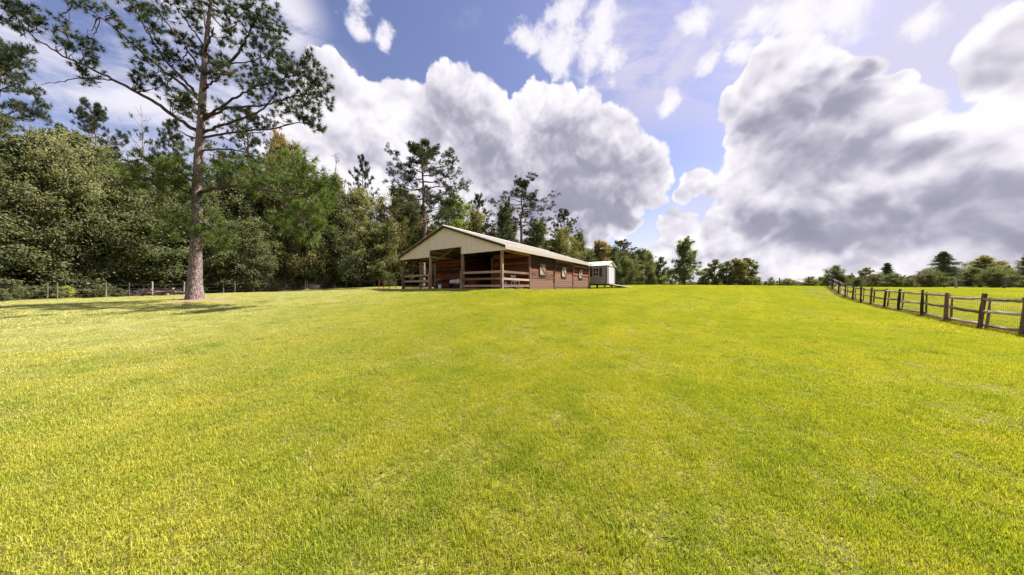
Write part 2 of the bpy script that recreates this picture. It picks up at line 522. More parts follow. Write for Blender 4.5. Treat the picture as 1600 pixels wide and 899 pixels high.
def bark_mat(name, dark, light, vs, stretch=0.35):
    m, t, p = new_mat(name, 0.9, 0.15)
    tc = t.node('ShaderNodeTexCoord')
    mv = t.node('ShaderNodeMapping', {'Vector': tc.outputs['Object'], 'Scale': (1, 1, stretch)}).outputs[0]
    w = t.vmath('ADD', mv, t.vmath('SCALE', t.noise(mv, vs * 0.8, 3, out='Color'), scale=0.12))
    vo = t.node('ShaderNodeTexVoronoi', {'Scale': vs}, feature='DISTANCE_TO_EDGE')
    t.put(vo.inputs['Vector'], w)
    vc = t.node('ShaderNodeTexVoronoi', {'Scale': vs}, feature='F1')
    t.put(vc.inputs['Vector'], w)
    n = t.noise(mv, vs * 2.5, 6, 0.65)
    crack = t.ramp(vo.outputs['Distance'], 0.0, 0.14)
    cell = t.node('ShaderNodeSeparateColor', {0: vc.outputs['Color']}).outputs[0]
    f = t.math('MULTIPLY', crack, t.math('MULTIPLY_ADD', cell, 0.5, t.math('MULTIPLY', n, 0.9)))
    t.put(p.inputs['Base Color'], t.mix(t.ramp(f, 0.12, 0.85), dark, light))
    bump(t, p, t.math('ADD', crack, t.math('MULTIPLY', n, 0.6)), 0.9, 0.03)
    return m

M['bark_big'] = bark_mat('plated_pine_bark', (0.125, 0.090, 0.086), (0.285, 0.218, 0.212), 12.0)
M['bark_limb'] = bark_mat('dark_limb_bark', (0.035, 0.024, 0.020), (0.13, 0.090, 0.080), 9.0)
M['bark_pine'] = bark_mat('pine_bark', (0.07, 0.042, 0.035), (0.24, 0.165, 0.145), 6.0)
M['bark'] = bark_mat('grey_bark', (0.04, 0.03, 0.025), (0.17, 0.135, 0.11), 7.0, 0.25)
M['bark_dead'] = bark_mat('bare_grey_wood', (0.16, 0.13, 0.12), (0.34, 0.29, 0.27), 7.0, 0.25)
M['stick'] = wood_mat('dead_sticks', (0.12, 0.085, 0.075), (0.36, 0.28, 0.26), 0)

def leaf_mat(name, dark, mid, pale, trans=0.35, gloss=0.03, rough=0.5):
    """own tone per leaf clump, own tone per tree, light passing through"""
    m = bpy.data.materials.new(name); m.use_nodes = True
    t = NT(m.node_tree); t.n.clear()
    at_ = t.node('ShaderNodeAttribute', attribute_name='tint')
    oi = t.node('ShaderNodeObjectInfo')
    f = at_.outputs['Fac']
    c = t.mix(t.ramp(f, 0.05, 0.6), dark, mid)
    c = t.mix(t.ramp(f, 0.55, 1.0), c, pale)
    c = t.mix(1.0, c, oi.outputs['Color'], 'MULTIPLY')
    d = t.node('ShaderNodeBsdfDiffuse', {'Color': c})
    tr = t.node('ShaderNodeBsdfTranslucent', {'Color': t.mix(1.0, c, (1.25, 1.2, 0.6), 'MULTIPLY')})
    gl = t.node('ShaderNodeBsdfGlossy', {'Color': (0.8, 0.85, 0.9, 1), 'Roughness': rough})
    m1 = t.node('ShaderNodeMixShader', {0: trans}); t.l.new(d.outputs[0], m1.inputs[1]); t.l.new(tr.outputs[0], m1.inputs[2])
    m2 = t.node('ShaderNodeMixShader', {0: gloss}); t.l.new(m1.outputs[0], m2.inputs[1]); t.l.new(gl.outputs[0], m2.inputs[2])
    t.node('ShaderNodeOutputMaterial', {'Surface': m2.outputs[0]})
    return m

M['leaf'] = leaf_mat('broad_leaves', (0.066, 0.084, 0.038), (0.158, 0.175, 0.078), (0.31, 0.295, 0.17), 0.5, 0.015, 0.55)
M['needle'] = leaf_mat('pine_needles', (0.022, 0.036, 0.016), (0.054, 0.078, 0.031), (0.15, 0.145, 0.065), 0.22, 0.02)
M['needle_low'] = leaf_mat('sunlit_pine_needles', (0.06, 0.095, 0.022), (0.125, 0.17, 0.036), (0.25, 0.20, 0.08), 0.36, 0.02)  # brighter copy of the needles, sunlight on the lower boughs put into colour
M['cedar'] = leaf_mat('cedar_sprays', (0.045, 0.07, 0.03), (0.11, 0.145, 0.055), (0.20, 0.22, 0.10), 0.35, 0.02)

# ground colours, shared by the soil sheet and the blades
def lawn_colour(t, pos):
    """large and small patches of lime, straw and deep green, laid out on the ground"""
    a = t.noise(pos, 0.13, 4, 0.6)
    b = t.noise(pos, 0.9, 4, 0.65)
    c_ = t.noise(pos, 4.2, 3, 0.6)
    mow = t.noise(t.node('ShaderNodeMapping', {'Vector': pos, 'Rotation': (0, 0, math.radians(-41)), 'Scale': (1.0, 26.0, 1.0)}, vector_type='TEXTURE').outputs[0], 0.85, 2, 0.5)
    f = t.math('MULTIPLY_ADD', a, 0.50, t.math('MULTIPLY_ADD', b, 0.70, t.math('MULTIPLY_ADD', c_, 0.38, 0.11)))
    f = t.math('MULTIPLY_ADD', t.math('SUBTRACT', mow, 0.5), 0.45, f)
    return f

gm = bpy.data.materials.new('lawn_soil'); gm.use_nodes = True
t = NT(gm.node_tree); p = t.n['Principled BSDF']
p.inputs['Roughness'].default_value = 0.95; p.inputs['Specular IOR Level'].default_value = 0.1
geo = t.node('ShaderNodeNewGeometry')
pos = geo.outputs['Position']
lf = lawn_colour(t, pos)
fine = t.noise(pos, 38.0, 4, 0.7)
turf = t.mix(t.ramp(lf, 0.55, 1.25), (0.17, 0.19, 0.02), (0.33, 0.30, 0.05))
turf = t.mix(t.ramp(fine, 0.44, 0.64), (0.095, 0.088, 0.020), turf)
dirt_a = t.node('ShaderNodeAttribute', attribute_name='dirt').outputs['Fac']
dn = t.noise(pos, 2.2, 6, 0.7)
dmask = t.ramp(t.math('MULTIPLY_ADD', t.math('SUBTRACT', dn, 0.5), 0.9, dirt_a), 0.38, 0.62)
dcol = t.mix(t.ramp(t.noise(pos, 6.0, 6, 0.7), 0.3, 0.7), (0.17, 0.095, 0.06), (0.36, 0.23, 0.16))
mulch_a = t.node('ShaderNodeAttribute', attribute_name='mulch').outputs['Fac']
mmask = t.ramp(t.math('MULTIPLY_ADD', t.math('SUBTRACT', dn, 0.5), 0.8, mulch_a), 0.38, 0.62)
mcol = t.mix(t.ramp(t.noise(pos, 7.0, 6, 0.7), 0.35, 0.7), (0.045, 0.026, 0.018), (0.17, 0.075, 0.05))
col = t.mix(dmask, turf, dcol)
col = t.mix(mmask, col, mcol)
t.put(p.inputs['Base Color'], col)
bump(t, p, t.math('MULTIPLY_ADD', fine, 0.4, t.noise(pos, 9.0, 5, 0.65)), 0.8, 0.05)
M['ground'] = gm

def blade_mat(name):
    m = bpy.data.materials.new(name); m.use_nodes = True
    t = NT(m.node_tree); t.n.clear()
    geo = t.node('ShaderNodeNewGeometry')
    tint = t.node('ShaderNodeAttribute', attribute_name='tint').outputs['Fac']
    lf = lawn_colour(t, geo.outputs['Position'])
    c = t.mix(t.ramp(lf, 0.58, 1.22), (0.295, 0.365, 0.034), (0.53, 0.49, 0.062))
    px_ = t.node('ShaderNodeSeparateXYZ', {0: geo.outputs['Position']})
    west_haze = t.math('MULTIPLY', t.ramp(px_.outputs[0], 0.0, -15.0), t.ramp(px_.outputs[1], 1.0, 7.0, 0.35, 1.0))  # left of the lawn paler: lens haze painted into the blade colour
    c = t.mix(t.math('MULTIPLY', west_haze, t.ramp(t.noise(geo.outputs['Position'], 1.7, 4, 0.65), 0.3, 0.65, 0.2, 0.8)), c, (0.68, 0.65, 0.38))
    c = t.mix(t.ramp(tint, 0.0, 0.45, 0.68, 0.0), c, (0.10, 0.17, 0.010))
    c = t.mix(t.ramp(tint, 0.84, 0.92), c, (0.52, 0.42, 0.16))
    d = t.node('ShaderNodeBsdfDiffuse', {'Color': c})
    tr = t.node('ShaderNodeBsdfTranslucent', {'Color': t.mix(1.0, c, (1.15, 1.15, 0.5), 'MULTIPLY')})
    gl = t.node('ShaderNodeBsdfGlossy', {'Color': (0.9, 0.9, 0.8, 1), 'Roughness': 0.4})
    m1 = t.node('ShaderNodeMixShader', {0: 0.42}); t.l.new(d.outputs[0], m1.inputs[1]); t.l.new(tr.outputs[0], m1.inputs[2])
    m2 = t.node('ShaderNodeMixShader', {0: 0.008}); t.l.new(m1.outputs[0], m2.inputs[1]); t.l.new(gl.outputs[0], m2.inputs[2])
    t.node('ShaderNodeOutputMaterial', {'Surface': m2.outputs[0]})
    return m
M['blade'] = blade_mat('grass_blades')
M['dry_blade'] = leaf_mat('dry_grass_blades', (0.20, 0.15, 0.03), (0.33, 0.24, 0.05), (0.45, 0.27, 0.09), 0.35, 0.03)

# ================================================================== terrain
FENCE_R = [(1596, 10.98, -1.64), (1531, 13.0, -1.65), (1477.5, 15.3, -1.60), (1440, 17.45, -1.52), (1403.6, 20.2, -1.47), (1381, 22.4, -1.45),
           (1360, 25.0, -1.36), (1344.7, 27.3, -1.29), (1332, 29.5, -1.14), (1320, 31.9, -0.98), (1310, 34.3, -0.62), (1300, 37.0, -0.17), (1293, 39.3, 0.02)]
FENCE_R = [((px - 800) / FPX * d * DS, d * DS, z) for px, d, z in FENCE_R]
TH = math.radians(55.35)
BC = Vector((-0.682, 18.54))
BL = Vector((math.cos(TH), math.sin(TH)))
BF = Vector((-math.sin(TH), math.cos(TH)))
BW, BLEN, PORCH = 11.39, 17.89, 3.654
ZB = -0.145
def bpt(tt, s):
    q = BC + BL * tt + BF * s
    return (q.x, q.y)
ctrl = [(0, 0, -1.65), (0, -20, -1.75), (0, 3, -1.65), (-5, 4, -1.6), (5, 4, -1.65), (-12, 8, -1.38), (12, 7, -1.68), (0, 9, -1.38), (0, 15, -0.80),
        (20, 6, -1.7), (-8, 19, -0.62), (8, 17, -1.08), (11, 26, -0.55), (16, 33, -0.1), (22, 42, 0.2), (17, 50, 0.28), (0, 60, 0.25), (32, 60, 0.33),
        (44, 48, 0.15), (60, 42, -0.12), (90, 62, 0.0), (40, 22, -1.25), (70, 27, -0.4), (-20, 20, -0.74), (-16, 11, -1.22), (-26, 15, -1.05),
        (-35, 24, -0.93), (-31, 34, -0.66), (-28, 45, -0.3), (-24, 57, 0.17), (-52, 26, -0.9), (-42, 60, 0.2), (-60, 8, -1.2), (-32, 0, -1.5),
        (-18, 32, -0.35), (60, 90, 0.2), (-20, 85, 0.25), (0, 100, 0.25), (110, 100, 0.15), (40, -15, -1.75), (-40, -20, -1.6)]
ctrl = [(a, b * DS, c_) for a, b, c_ in ctrl]
ctrl += FENCE_R
ctrl += [(*bpt(a, b), ZB - 0.03) for a in (-1.2, 0, 8, BLEN, BLEN + 1) for b in (-1, 0, BW / 2, BW, BW + 1)]
CT = np.array(ctrl)
def tps_fit(P, z, lam):
    n = len(P)
    r = np.linalg.norm(P[:, None] - P[None], axis=2)
    K = np.where(r > 0, r * r * np.log(r + 1e-9), 0)
    A = np.zeros((n + 3, n + 3))
    A[:n, :n] = K + lam * np.eye(n)
    A[:n, n] = 1; A[:n, n + 1:] = P
    A[n, :n] = 1; A[n + 1:, :n] = P.T
    return np.linalg.solve(A, np.concatenate([z, [0, 0, 0]]))
TPW = tps_fit(CT[:, :2], CT[:, 2], 2.0)
def ground_np(x, y):
    x = np.asarray(x, float); y = np.asarray(y, float)
    z = TPW[-3] + TPW[-2] * x + TPW[-1] * y
    for (cx, cy, _), w in zip(ctrl, TPW[:-3]):
        r2 = (x - cx) ** 2 + (y - cy) ** 2
        z = z + w * 0.5 * r2 * np.log(r2 + 1e-9)
    z = np.clip(z, -1.95, 0.42)
    r = np.hypot(x, y - 20)
    k = np.clip((r - 75) / 90, 0, 1); k = k * k * (3 - 2 * k)
    z = z * (1 - k) + 0.22 * k
    z = z + 0.018 * np.sin(x * 0.9 + 1.3 * np.sin(y * 0.5)) * np.sin(y * 0.8 + 0.7)
    return z + CAMZ
def ground(x, y):
    return float(ground_np(np.array([x]), np.array([y]))[0])

HERO = (-19.8, 20.0 * DS)
FL0, FL1 = np.array([-35.0, 24.0 * DS]), np.array([-24.0, 57.0 * DS])     # line of the old wire fence
def seg_dist(x, y, a, b):
    a = np.asarray(a, float); b = np.asarray(b, float)
    d = b - a
    tt = np.clip(((x - a[0]) * d[0] + (y - a[1]) * d[1]) / (d @ d), 0, 1)
    return np.hypot(x - a[0] - tt * d[0], y - a[1] - tt * d[1])
def barn_local(x, y):
    dx = x - BC.x; dy = y - BC.y
    return dx * BL.x + dy * BL.y, dx * BF.x + dy * BF.y
def smooth01(v, a, b):
    k = np.clip((v - a) / (b - a), 0, 1)
    return k * k * (3 - 2 * k)
def dirt_np(x, y):
    d = 0.95 * smooth01(np.hypot((x - HERO[0] - 1.3) / 3.3, (y - HERO[1] + 0.5) / 1.7), 1.0, 0.35)
    fr = seg_dist(x, y, FENCE_R[0][:2], FENCE_R[-1][:2])
    d = np.maximum(d, 0.62 * smooth01(fr, 0.75, 0.1))
    tt, s = barn_local(x, y)
    ins = np.minimum(np.minimum(tt + 0.2, BLEN - tt), np.minimum(s + 0.1, BW - s))
    d = np.maximum(d, smooth01(ins, -0.35, 0.15))
    return d
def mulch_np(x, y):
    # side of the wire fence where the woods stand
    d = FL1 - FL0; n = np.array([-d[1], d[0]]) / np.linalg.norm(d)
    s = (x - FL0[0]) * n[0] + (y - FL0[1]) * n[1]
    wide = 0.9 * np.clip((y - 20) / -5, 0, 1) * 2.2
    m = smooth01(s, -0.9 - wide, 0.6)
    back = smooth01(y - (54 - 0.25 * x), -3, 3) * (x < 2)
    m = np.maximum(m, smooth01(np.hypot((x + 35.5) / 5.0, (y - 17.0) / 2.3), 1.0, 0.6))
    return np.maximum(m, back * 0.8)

def axis(fine, n, far, k):
    u = np.linspace(0, 1, k)
    return u * fine + far * u ** n
ux = axis(62, 9, 3400, 125)
xs = np.concatenate([-ux[::-1], ux[1:]])
uy = axis(70, 9, 3600, 135)
ys = np.concatenate([-axis(16, 7, 700, 26)[::-1], uy[1:]])
GX, GY = np.meshgrid(xs, ys)
GZ = ground_np(GX.ravel(), GY.ravel())
me = bpy.data.meshes.new('ground')
nx, ny = len(xs), len(ys)
idx = np.arange(nx * ny).reshape(ny, nx)
gf = np.stack([idx[:-1, :-1], idx[:-1, 1:], idx[1:, 1:], idx[1:, :-1]], -1).reshape(-1, 4)
gv = np.stack([GX.ravel(), GY.ravel(), GZ], -1).astype(np.float32)
me.vertices.add(len(gv)); me.vertices.foreach_set('co', gv.ravel())
me.loops.add(gf.size); me.loops.foreach_set('vertex_index', gf.ravel().astype(np.int32))
me.polygons.add(len(gf)); me.polygons.foreach_set('loop_start', np.arange(0, gf.size, 4, dtype=np.int32))
me.polygons.foreach_set('use_smooth', np.ones(len(gf), bool))
me.update(calc_edges=True)
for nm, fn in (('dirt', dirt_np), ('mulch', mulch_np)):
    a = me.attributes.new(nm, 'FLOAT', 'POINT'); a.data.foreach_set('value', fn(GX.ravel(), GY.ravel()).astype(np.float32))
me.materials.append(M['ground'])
tag(link(bpy.data.objects.new('ground', me)), kind='structure')

# ================================================================== barn
ZBASE = CAMZ + ZB
barn = thing('barn', (BC.x, BC.y, ZBASE), TH, 'long brown board barn with open porch, cream gable and pale metal roof', 'barn')
EAVE, RIDGE, OV = 3.0, 5.1, 0.45
SLOPE = (RIDGE - EAVE) / (BW / 2 + OV)
def roof_z(s):
    return RIDGE - abs(s - BW / 2) * SLOPE

# sand floor, a few cm above the soil
MB().box(-0.10, BLEN - 0.05, 0.04, BW - 0.04, -0.3, 0.07).build('floor', M['pad'], barn)

# front posts and the wall posts
post_me = MB().box(-0.08, 0.08, -0.08, 0.08, -0.3, 2.78).mesh('post', M['post'])
for tt, s in [(0, 0), (0, 3.80), (0, 7.59), (0, BW), (PORCH, 0.0), (PORCH, 3.80), (PORCH, 7.30), (PORCH, BW), (1.85, BW)]:
    inst('post', post_me, barn, (tt, s, 0.0), (0, 0, rnd.choice((0, PI))))
stub_me = MB().box(-0.06, 0.06, -0.07, 0.07, -0.3, 1.42).mesh('rail_post', M['post'])
for tt, s in [(-0.145, BW - 0.02), (-0.145, 7.59), (-0.145, 3.80)]:
    inst('rail_post', stub_me, barn, (tt, s, 0.0))
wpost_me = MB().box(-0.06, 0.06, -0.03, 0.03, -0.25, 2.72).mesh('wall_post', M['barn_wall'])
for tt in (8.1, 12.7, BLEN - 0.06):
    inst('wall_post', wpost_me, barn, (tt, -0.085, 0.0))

# boarded walls: every plank is its own piece
ROWS = 15
RH = 2.80 / ROWS
def plank_mesh(length, m, ax):
    b = MB()
    if ax == 'x':
        b.box(0, length, -0.022, 0.022, 0.010, RH - 0.010)
    else:
        b.box(-0.022, 0.022, 0, length, 0.006, RH - 0.006)
    return b.mesh('plank', m)
def plank_wall(x, s, length, ax, m, rows=ROWS, out=0.02):
    pm = plank_mesh(length, m, ax)
    for r in range(rows):
        o = rnd.uniform(-out, out)
        inst('plank', pm, barn, (x + (o if ax == 'y' else 0), s + (o if ax == 'x' else 0), r * RH + rnd.uniform(-0.004, 0.004)),
             (0, 0, 0), (1, 1, rnd.uniform(0.97, 1.04)))
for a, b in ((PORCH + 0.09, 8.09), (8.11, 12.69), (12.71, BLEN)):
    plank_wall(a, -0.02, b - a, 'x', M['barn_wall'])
plank_wall(PORCH + 0.02, 0.09, 3.62, 'y', M['barn_inner_y'], 16)
plank_wall(PORCH + 0.02, 7.39, 3.90, 'y', M['barn_inner_y'], 16)
for s in (3.76, 7.34):
    MB().box(PORCH + 0.12, BLEN - 0.1, s - 0.03, s + 0.03, 0.0, 3.0).build('stall_partition', M['barn_inner'], barn)
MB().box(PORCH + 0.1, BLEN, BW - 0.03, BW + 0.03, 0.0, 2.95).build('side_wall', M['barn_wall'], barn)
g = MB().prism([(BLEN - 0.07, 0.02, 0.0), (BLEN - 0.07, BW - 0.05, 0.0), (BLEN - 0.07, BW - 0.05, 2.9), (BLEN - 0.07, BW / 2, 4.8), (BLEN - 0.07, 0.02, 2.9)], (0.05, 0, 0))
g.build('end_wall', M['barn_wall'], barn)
# header beams of the porch
MB().box(-0.075, 0.075, -0.08, 3.72, 2.78, 2.98).build('beam', M['rafter'], barn)
MB().box(-0.075, 0.075, 7.67, BW + 0.08, 2.78, 2.98).build('beam', M['rafter'], barn)
MB().box(0.08, PORCH + 0.1, -0.075, 0.075, 2.66, 2.84).build('beam', M['rafter'], barn)
MB().box(0.08, PORCH + 0.1, BW - 0.075, BW + 0.075, 2.66, 2.84).build('beam', M['rafter'], barn)

# gable of upright cream sheets
PWID = 0.46
edges = list(np.arange(-OV + 0.03, BW + OV - 0.02, PWID)) + [BW + OV - 0.03]
edges = sorted(set([round(e, 3) for e in edges] + [3.85, 7.54, round(BW / 2, 3)]))
for a, b in zip(edges[:-1], edges[1:]):
    if b - a < 0.05: continue
    mid = (a + b) / 2
    zb_ = 3.27 if 3.85 <= mid <= 7.54 else 2.70
    za_, zc_ = roof_z(a) - 0.10, roof_z(b) - 0.10
    if max(za_, zc_) <= zb_ + 0.02: continue
    za_ = max(za_, zb_ + 0.01); zc_ = max(zc_, zb_ + 0.01)
    m_ = MB().prism([(-0.115, a + 0.004, zb_), (-0.115, b - 0.004, zb_), (-0.115, b - 0.004, zc_), (-0.115, a + 0.004, za_)], (0.025, 0, 0))
    m_.prism([(-0.122, b - 0.04, zb_ + 0.002), (-0.122, b - 0.02, zb_ + 0.002), (-0.122, b - 0.02, zc_ + 0.006), (-0.122, b - 0.04, zc_ + 0.006)], (0.009, 0, 0))
    m_.build('gable_panel', M['cream'], barn)
MB().bar((-0.125, 3.83, 2.70), (-0.125, 3.83, 3.27), 0.05, 0.04, (1, 0, 0)).build('opening_trim', M['cream_trim'], barn)
MB().bar((-0.125, 7.56, 2.70), (-0.125, 7.56, 3.27), 0.05, 0.04, (1, 0, 0)).build('opening_trim', M['cream_trim'], barn)

# roof: metal sheets up each slope, purlins and rafters below, rake and eave boards
T0, T1 = -0.34, BLEN + 0.34
nsh = 19
sw = (T1 - T0) / nsh
for side in (0, 1):
    se = -OV - 0.05 if side == 0 else BW + OV + 0.05
    sm = BW / 2
    b = MB()
    ze_, zr_ = roof_z(se), roof_z(sm)
    th_ = 0.035
    b.prism([(0.0, se, ze_), (sw - 0.006, se, ze_), (sw - 0.006, sm, zr_), (0.0, sm, zr_)], (0, 0, th_))
    for k in range(3):
        x_ = 0.05 + k * (sw - 0.1) / 2.6
        b.prism([(x_, se - 0.002, ze_ + th_), (x_ + 0.05, se - 0.002, ze_ + th_), (x_ + 0.05, sm, zr_ + th_), (x_, sm, zr_ + th_)], (0, 0, 0.025))
    rm = b.mesh('roof_panel', M['roof'])
    for k in range(nsh):
        inst('roof_panel', rm, barn, (T0 + k * sw, 0, 0.002 * (k % 2)))
    sgn = 1 if side == 0 else -1
    for k in range(7):
        s_ = se + sgn * (0.35 + k * (BW / 2 + OV - 0.6) / 6)
        z_ = roof_z(s_) - 0.055
        MB().box(T0 + 0.06, T1 - 0.06, s_ - 0.02, s_ + 0.02, z_ - 0.07, z_ + 0.045).build('purlin', M['rafter'], barn)
    for t_ in (0.02, 1.9, PORCH, 8.0, 12.0, BLEN - 0.1):
        s0, s1 = (0.0, sm) if side == 0 else (BW, sm)
        MB().bar((t_, s0, roof_z(s0) - 0.22), (t_, s1, roof_z(s1) - 0.22), 0.06, 0.18, (1, 0, 0)).build('rafter', M['rafter'], barn)
    # rake board
    MB().bar((T0 + 0.02, se, ze_ - 0.075), (T0 + 0.02, sm, zr_ - 0.075), 0.15, 0.04, (1, 0, 0)).build('rake_board', M['rake'], barn)
    MB().bar((T1 - 0.02, se, ze_ - 0.075), (T1 - 0.02, sm, zr_ - 0.075), 0.15, 0.04, (1, 0, 0)).build('rake_board', M['rake'], barn)
    ys_ = -OV - 0.03 if side == 0 else BW + OV + 0.03
    MB().box(T0 + 0.05, T1 - 0.05, ys_ - 0.015, ys_ + 0.015, EAVE - 0.255, EAVE - 0.025).build('eave_board', M['cream_trim'], barn)
MB().prism([(T0 - 0.01, BW / 2 - 0.16, RIDGE + 0.005), (T0 - 0.01, BW / 2, RIDGE + 0.085), (T0 - 0.01, BW / 2 + 0.16, RIDGE + 0.005)], (T1 - T0 + 0.02, 0, 0)).build('ridge_cap', M['roof'], barn)
# slanting brace inside the middle opening
MB().bar((0.12, 7.1, 2.35), (0.5, 4.4, 3.62), 0.07, 0.14, (1, 0, 0)).build('brace', M['rafter'], barn)

# porch rails
def rail(a, b, h, m):
    L_ = (Vector(b) - Vector(a)).length
    MB().bar((*a, h), (*b, h + rnd.uniform(-0.03, 0.03)), 0.045, 0.155, jit=0.012).build('rail', m, barn)
for h in (0.22, 0.72, 1.20):
    rail((-0.03, 7.68), (-0.03, BW - 0.09), h, M['rail_y'])
    rail((-0.03, 0.09), (-0.03, 3.71), h + 0.05, M['rail_y'])
    rail((0.09, -0.03), (PORCH - 0.09, -0.03), h + 0.04, M['rail'])
    rail((0.09, BW + 0.03), (PORCH - 0.09, BW + 0.03), h, M['rail'])

# three shuttered windows
for tt in (5.75, 10.25, 14.9):
    fr = MB()
    w_, z0_, z1_ = 0.54, 1.17, 2.20
    for a, b in (((-w_, z0_), (w_, z0_)), ((-w_, z1_), (w_, z1_)), ((-w_, z0_), (-w_, z1_)), ((w_, z0_), (w_, z1_))):
        fr.box(min(a[0], b[0]) - 0.05, max(a[0], b[0]) + 0.05, -0.03, 0.03, min(a[1], b[1]) - 0.05, max(a[1], b[1]) + 0.05) if a[0] != b[0] else \
            fr.box(a[0] - 0.05, a[0] + 0.05, -0.028, 0.028, a[1] + 0.052, b[1] - 0.052)
    f_ = fr.build('window_frame', M['frame_dark'], barn, (tt, -0.085, 0))
    nb = 5
    bw_ = (2 * w_ - 0.10) / nb
    for k in range(nb):
        x_ = -w_ + 0.05 + k * bw_
        MB().box(x_ + 0.004, x_ + bw_ - 0.004, -0.012, 0.012, z0_ + 0.055, z1_ - 0.055).build('shutter_board', M['shutter'], f_)
    MB().bar((-w_ + 0.1, -0.026, z1_ - 0.1), (w_ - 0.1, -0.026, z0_ + 0.1), 0.02, 0.13).build('shutter_brace', M['brace'], f_)
    for z_ in (z0_ + 0.11, z1_ - 0.11):
        MB().box(-w_ + 0.07, w_ - 0.07, -0.034, -0.014, z_ - 0.035, z_ + 0.035).build('shutter_batten', M['shutter'], f_)

def on_barn(tt, s, z=0.07):
    x, y = bpt(tt, s)
    return (x, y, ZBASE + z)

# ---- things standing under the porch
# white garden chair
pl_ = thing('pallet', on_barn(2.75, 0.75), TH, 'low wooden pallet under the white garden chair', 'pallet')
for k in range(6):
    MB().box(-0.55 + k * 0.185, -0.40 + k * 0.185, -0.5, 0.5, 0.115, 0.14).build('slat', M['rail_y'], pl_)
for y_ in (-0.42, 0.0, 0.42):
    MB().box(-0.55, 0.53, y_ - 0.04, y_ + 0.04, 0.0, 0.113).build('bearer', M['rail'], pl_)
ch = thing('chair', on_barn(2.75, 0.75, 0.21), TH + math.radians(155), 'white plastic garden chair behind the porch rails at the barn corner', 'chair')
MB().box(-0.24, 0.24, -0.22, 0.24, 0.40, 0.44).build('seat', M['white'], ch, bevel=0.015)
for sx in (-1, 1):
    MB().bar((sx * 0.25, -0.24, 0.0), (sx * 0.21, -0.19, 0.40), 0.05, 0.05).build('leg', M['white'], ch)
    MB().bar((sx * 0.26, 0.27, 0.0), (sx * 0.22, 0.21, 0.40), 0.05, 0.05).build('leg', M['white'], ch)
    MB().tube([(sx * 0.23, 0.20, 0.44), (sx * 0.27, 0.20, 0.64), (sx * 0.27, 0.0, 0.66), (sx * 0.24, -0.22, 0.64)], [0.024] * 4, 6).build('armrest', M['white'], ch)
bk = MB()
for k in range(5):
    x_ = -0.18 + k * 0.09
    bk.bar((x_, -0.22, 0.44), (x_ * 1.1, -0.33, 0.84), 0.05, 0.02, (0, 1, 0))
bk.bar((-0.23, -0.335, 0.86), (0.23, -0.335, 0.86), 0.03, 0.07)
bk.build('backrest', M['white'], ch)
# blue barrel
br = thing('barrel', on_barn(1.1, 0.75), 0, 'dark blue plastic barrel beside the corner post of the porch', 'barrel')
MB().lathe([(0.25, 0), (0.285, 0.04), (0.29, 0.28), (0.30, 0.30), (0.29, 0.32), (0.29, 0.58), (0.30, 0.60), (0.285, 0.63), (0.26, 0.86), (0.27, 0.9), (0.24, 0.9)], 24).build('body', M['blue'], br, smooth=False)
MB().lathe([(0.05, 0.9), (0.05, 0.925), (0.02, 0.925)], 10, (0.1, 0, 0)).build('bung', M['blue'], br)
# dark bench with two sacks
bx, by, bz = on_barn(1.5, 6.15)
bn_ = thing('bench', (bx, by, bz), TH + PI / 2 - 0.2, 'low dark wooden bench carrying two pale sacks under the barn gable', 'bench')
for k in range(3):
    MB().box(-0.75, 0.75, -0.22 + k * 0.15, -0.09 + k * 0.15, 0.36, 0.41).build('seat_board', M['dark_wood'], bn_)
for x_ in (-0.62, 0.62):
    MB().box(x_ - 0.04, x_ + 0.04, -0.20, 0.20, 0, 0.355).build('leg', M['dark_wood'], bn_)
MB().box(-0.57, 0.57, -0.03, 0.03, 0.12, 0.20).build('stretcher', M['dark_wood'], bn_)
def sack(x_, label, sq, rz):
    import bmesh
    bm = bmesh.new()
    bmesh.ops.create_icosphere(bm, subdivisions=4, radius=1.0)
    for v in bm.verts:
        c = v.co
        n_ = math.sin(c.x * 7 + x_ * 9) * math.sin(c.y * 9 + 2) * 0.05 + math.sin(c.z * 11 + c.x * 5) * 0.03
        k = 1 + n_
        sx_ = abs(c.x) ** 0.7 * (1 if c.x > 0 else -1); sy_ = abs(c.y) ** 0.7 * (1 if c.y > 0 else -1); sz_ = abs(c.z) ** 0.8 * (1 if c.z > 0 else -1)
        v.co = Vector((sx_ * 0.36 * k, sy_ * 0.24 * k, max(sz_ * 0.19 * sq * k, -0.17)))
    for f in bm.faces: f.smooth = True
    me_ = bpy.data.meshes.new('feed_sack'); bm.to_mesh(me_); bm.free(); me_.materials.append(M['sack'])
    o = bpy.data.objects.new('feed_sack', me_); link(o)
    q = Matrix.Rotation(TH + PI / 2 - 0.2, 3, 'Z') @ Vector((x_, 0, 0))
    o.location = (bx + q.x, by + q.y, bz + 0.41 + 0.17); o.rotation_euler = (0, 0, rz)
    tag(o, label, 'sack', 'pale sacks on the bench')
sack(0.36, 'pale grey sack on the dark bench, the left of the two', 1.0, TH + PI / 2 - 0.1)
sack(-0.38, 'lumpier pale sack on the dark bench, the one nearer the red trunk', 1.15, TH + PI / 2 - 0.4)
# red trunk
rt = thing('trunk', on_barn(2.5, 5.0), TH + PI / 2, 'dull red storage trunk against the red boards under the gable', 'trunk')
MB().box(-0.5, 0.5, -0.3, 0.3, 0, 0.55).build('body', M['red'], rt, bevel=0.01)
MB().box(-0.52, 0.52, -0.32, 0.32, 0.553, 0.68).build('lid', M['red'], rt, bevel=0.03)
MB().box(-0.06, 0.06, -0.335, -0.322, 0.46, 0.6).build('latch', M['wire'], rt)
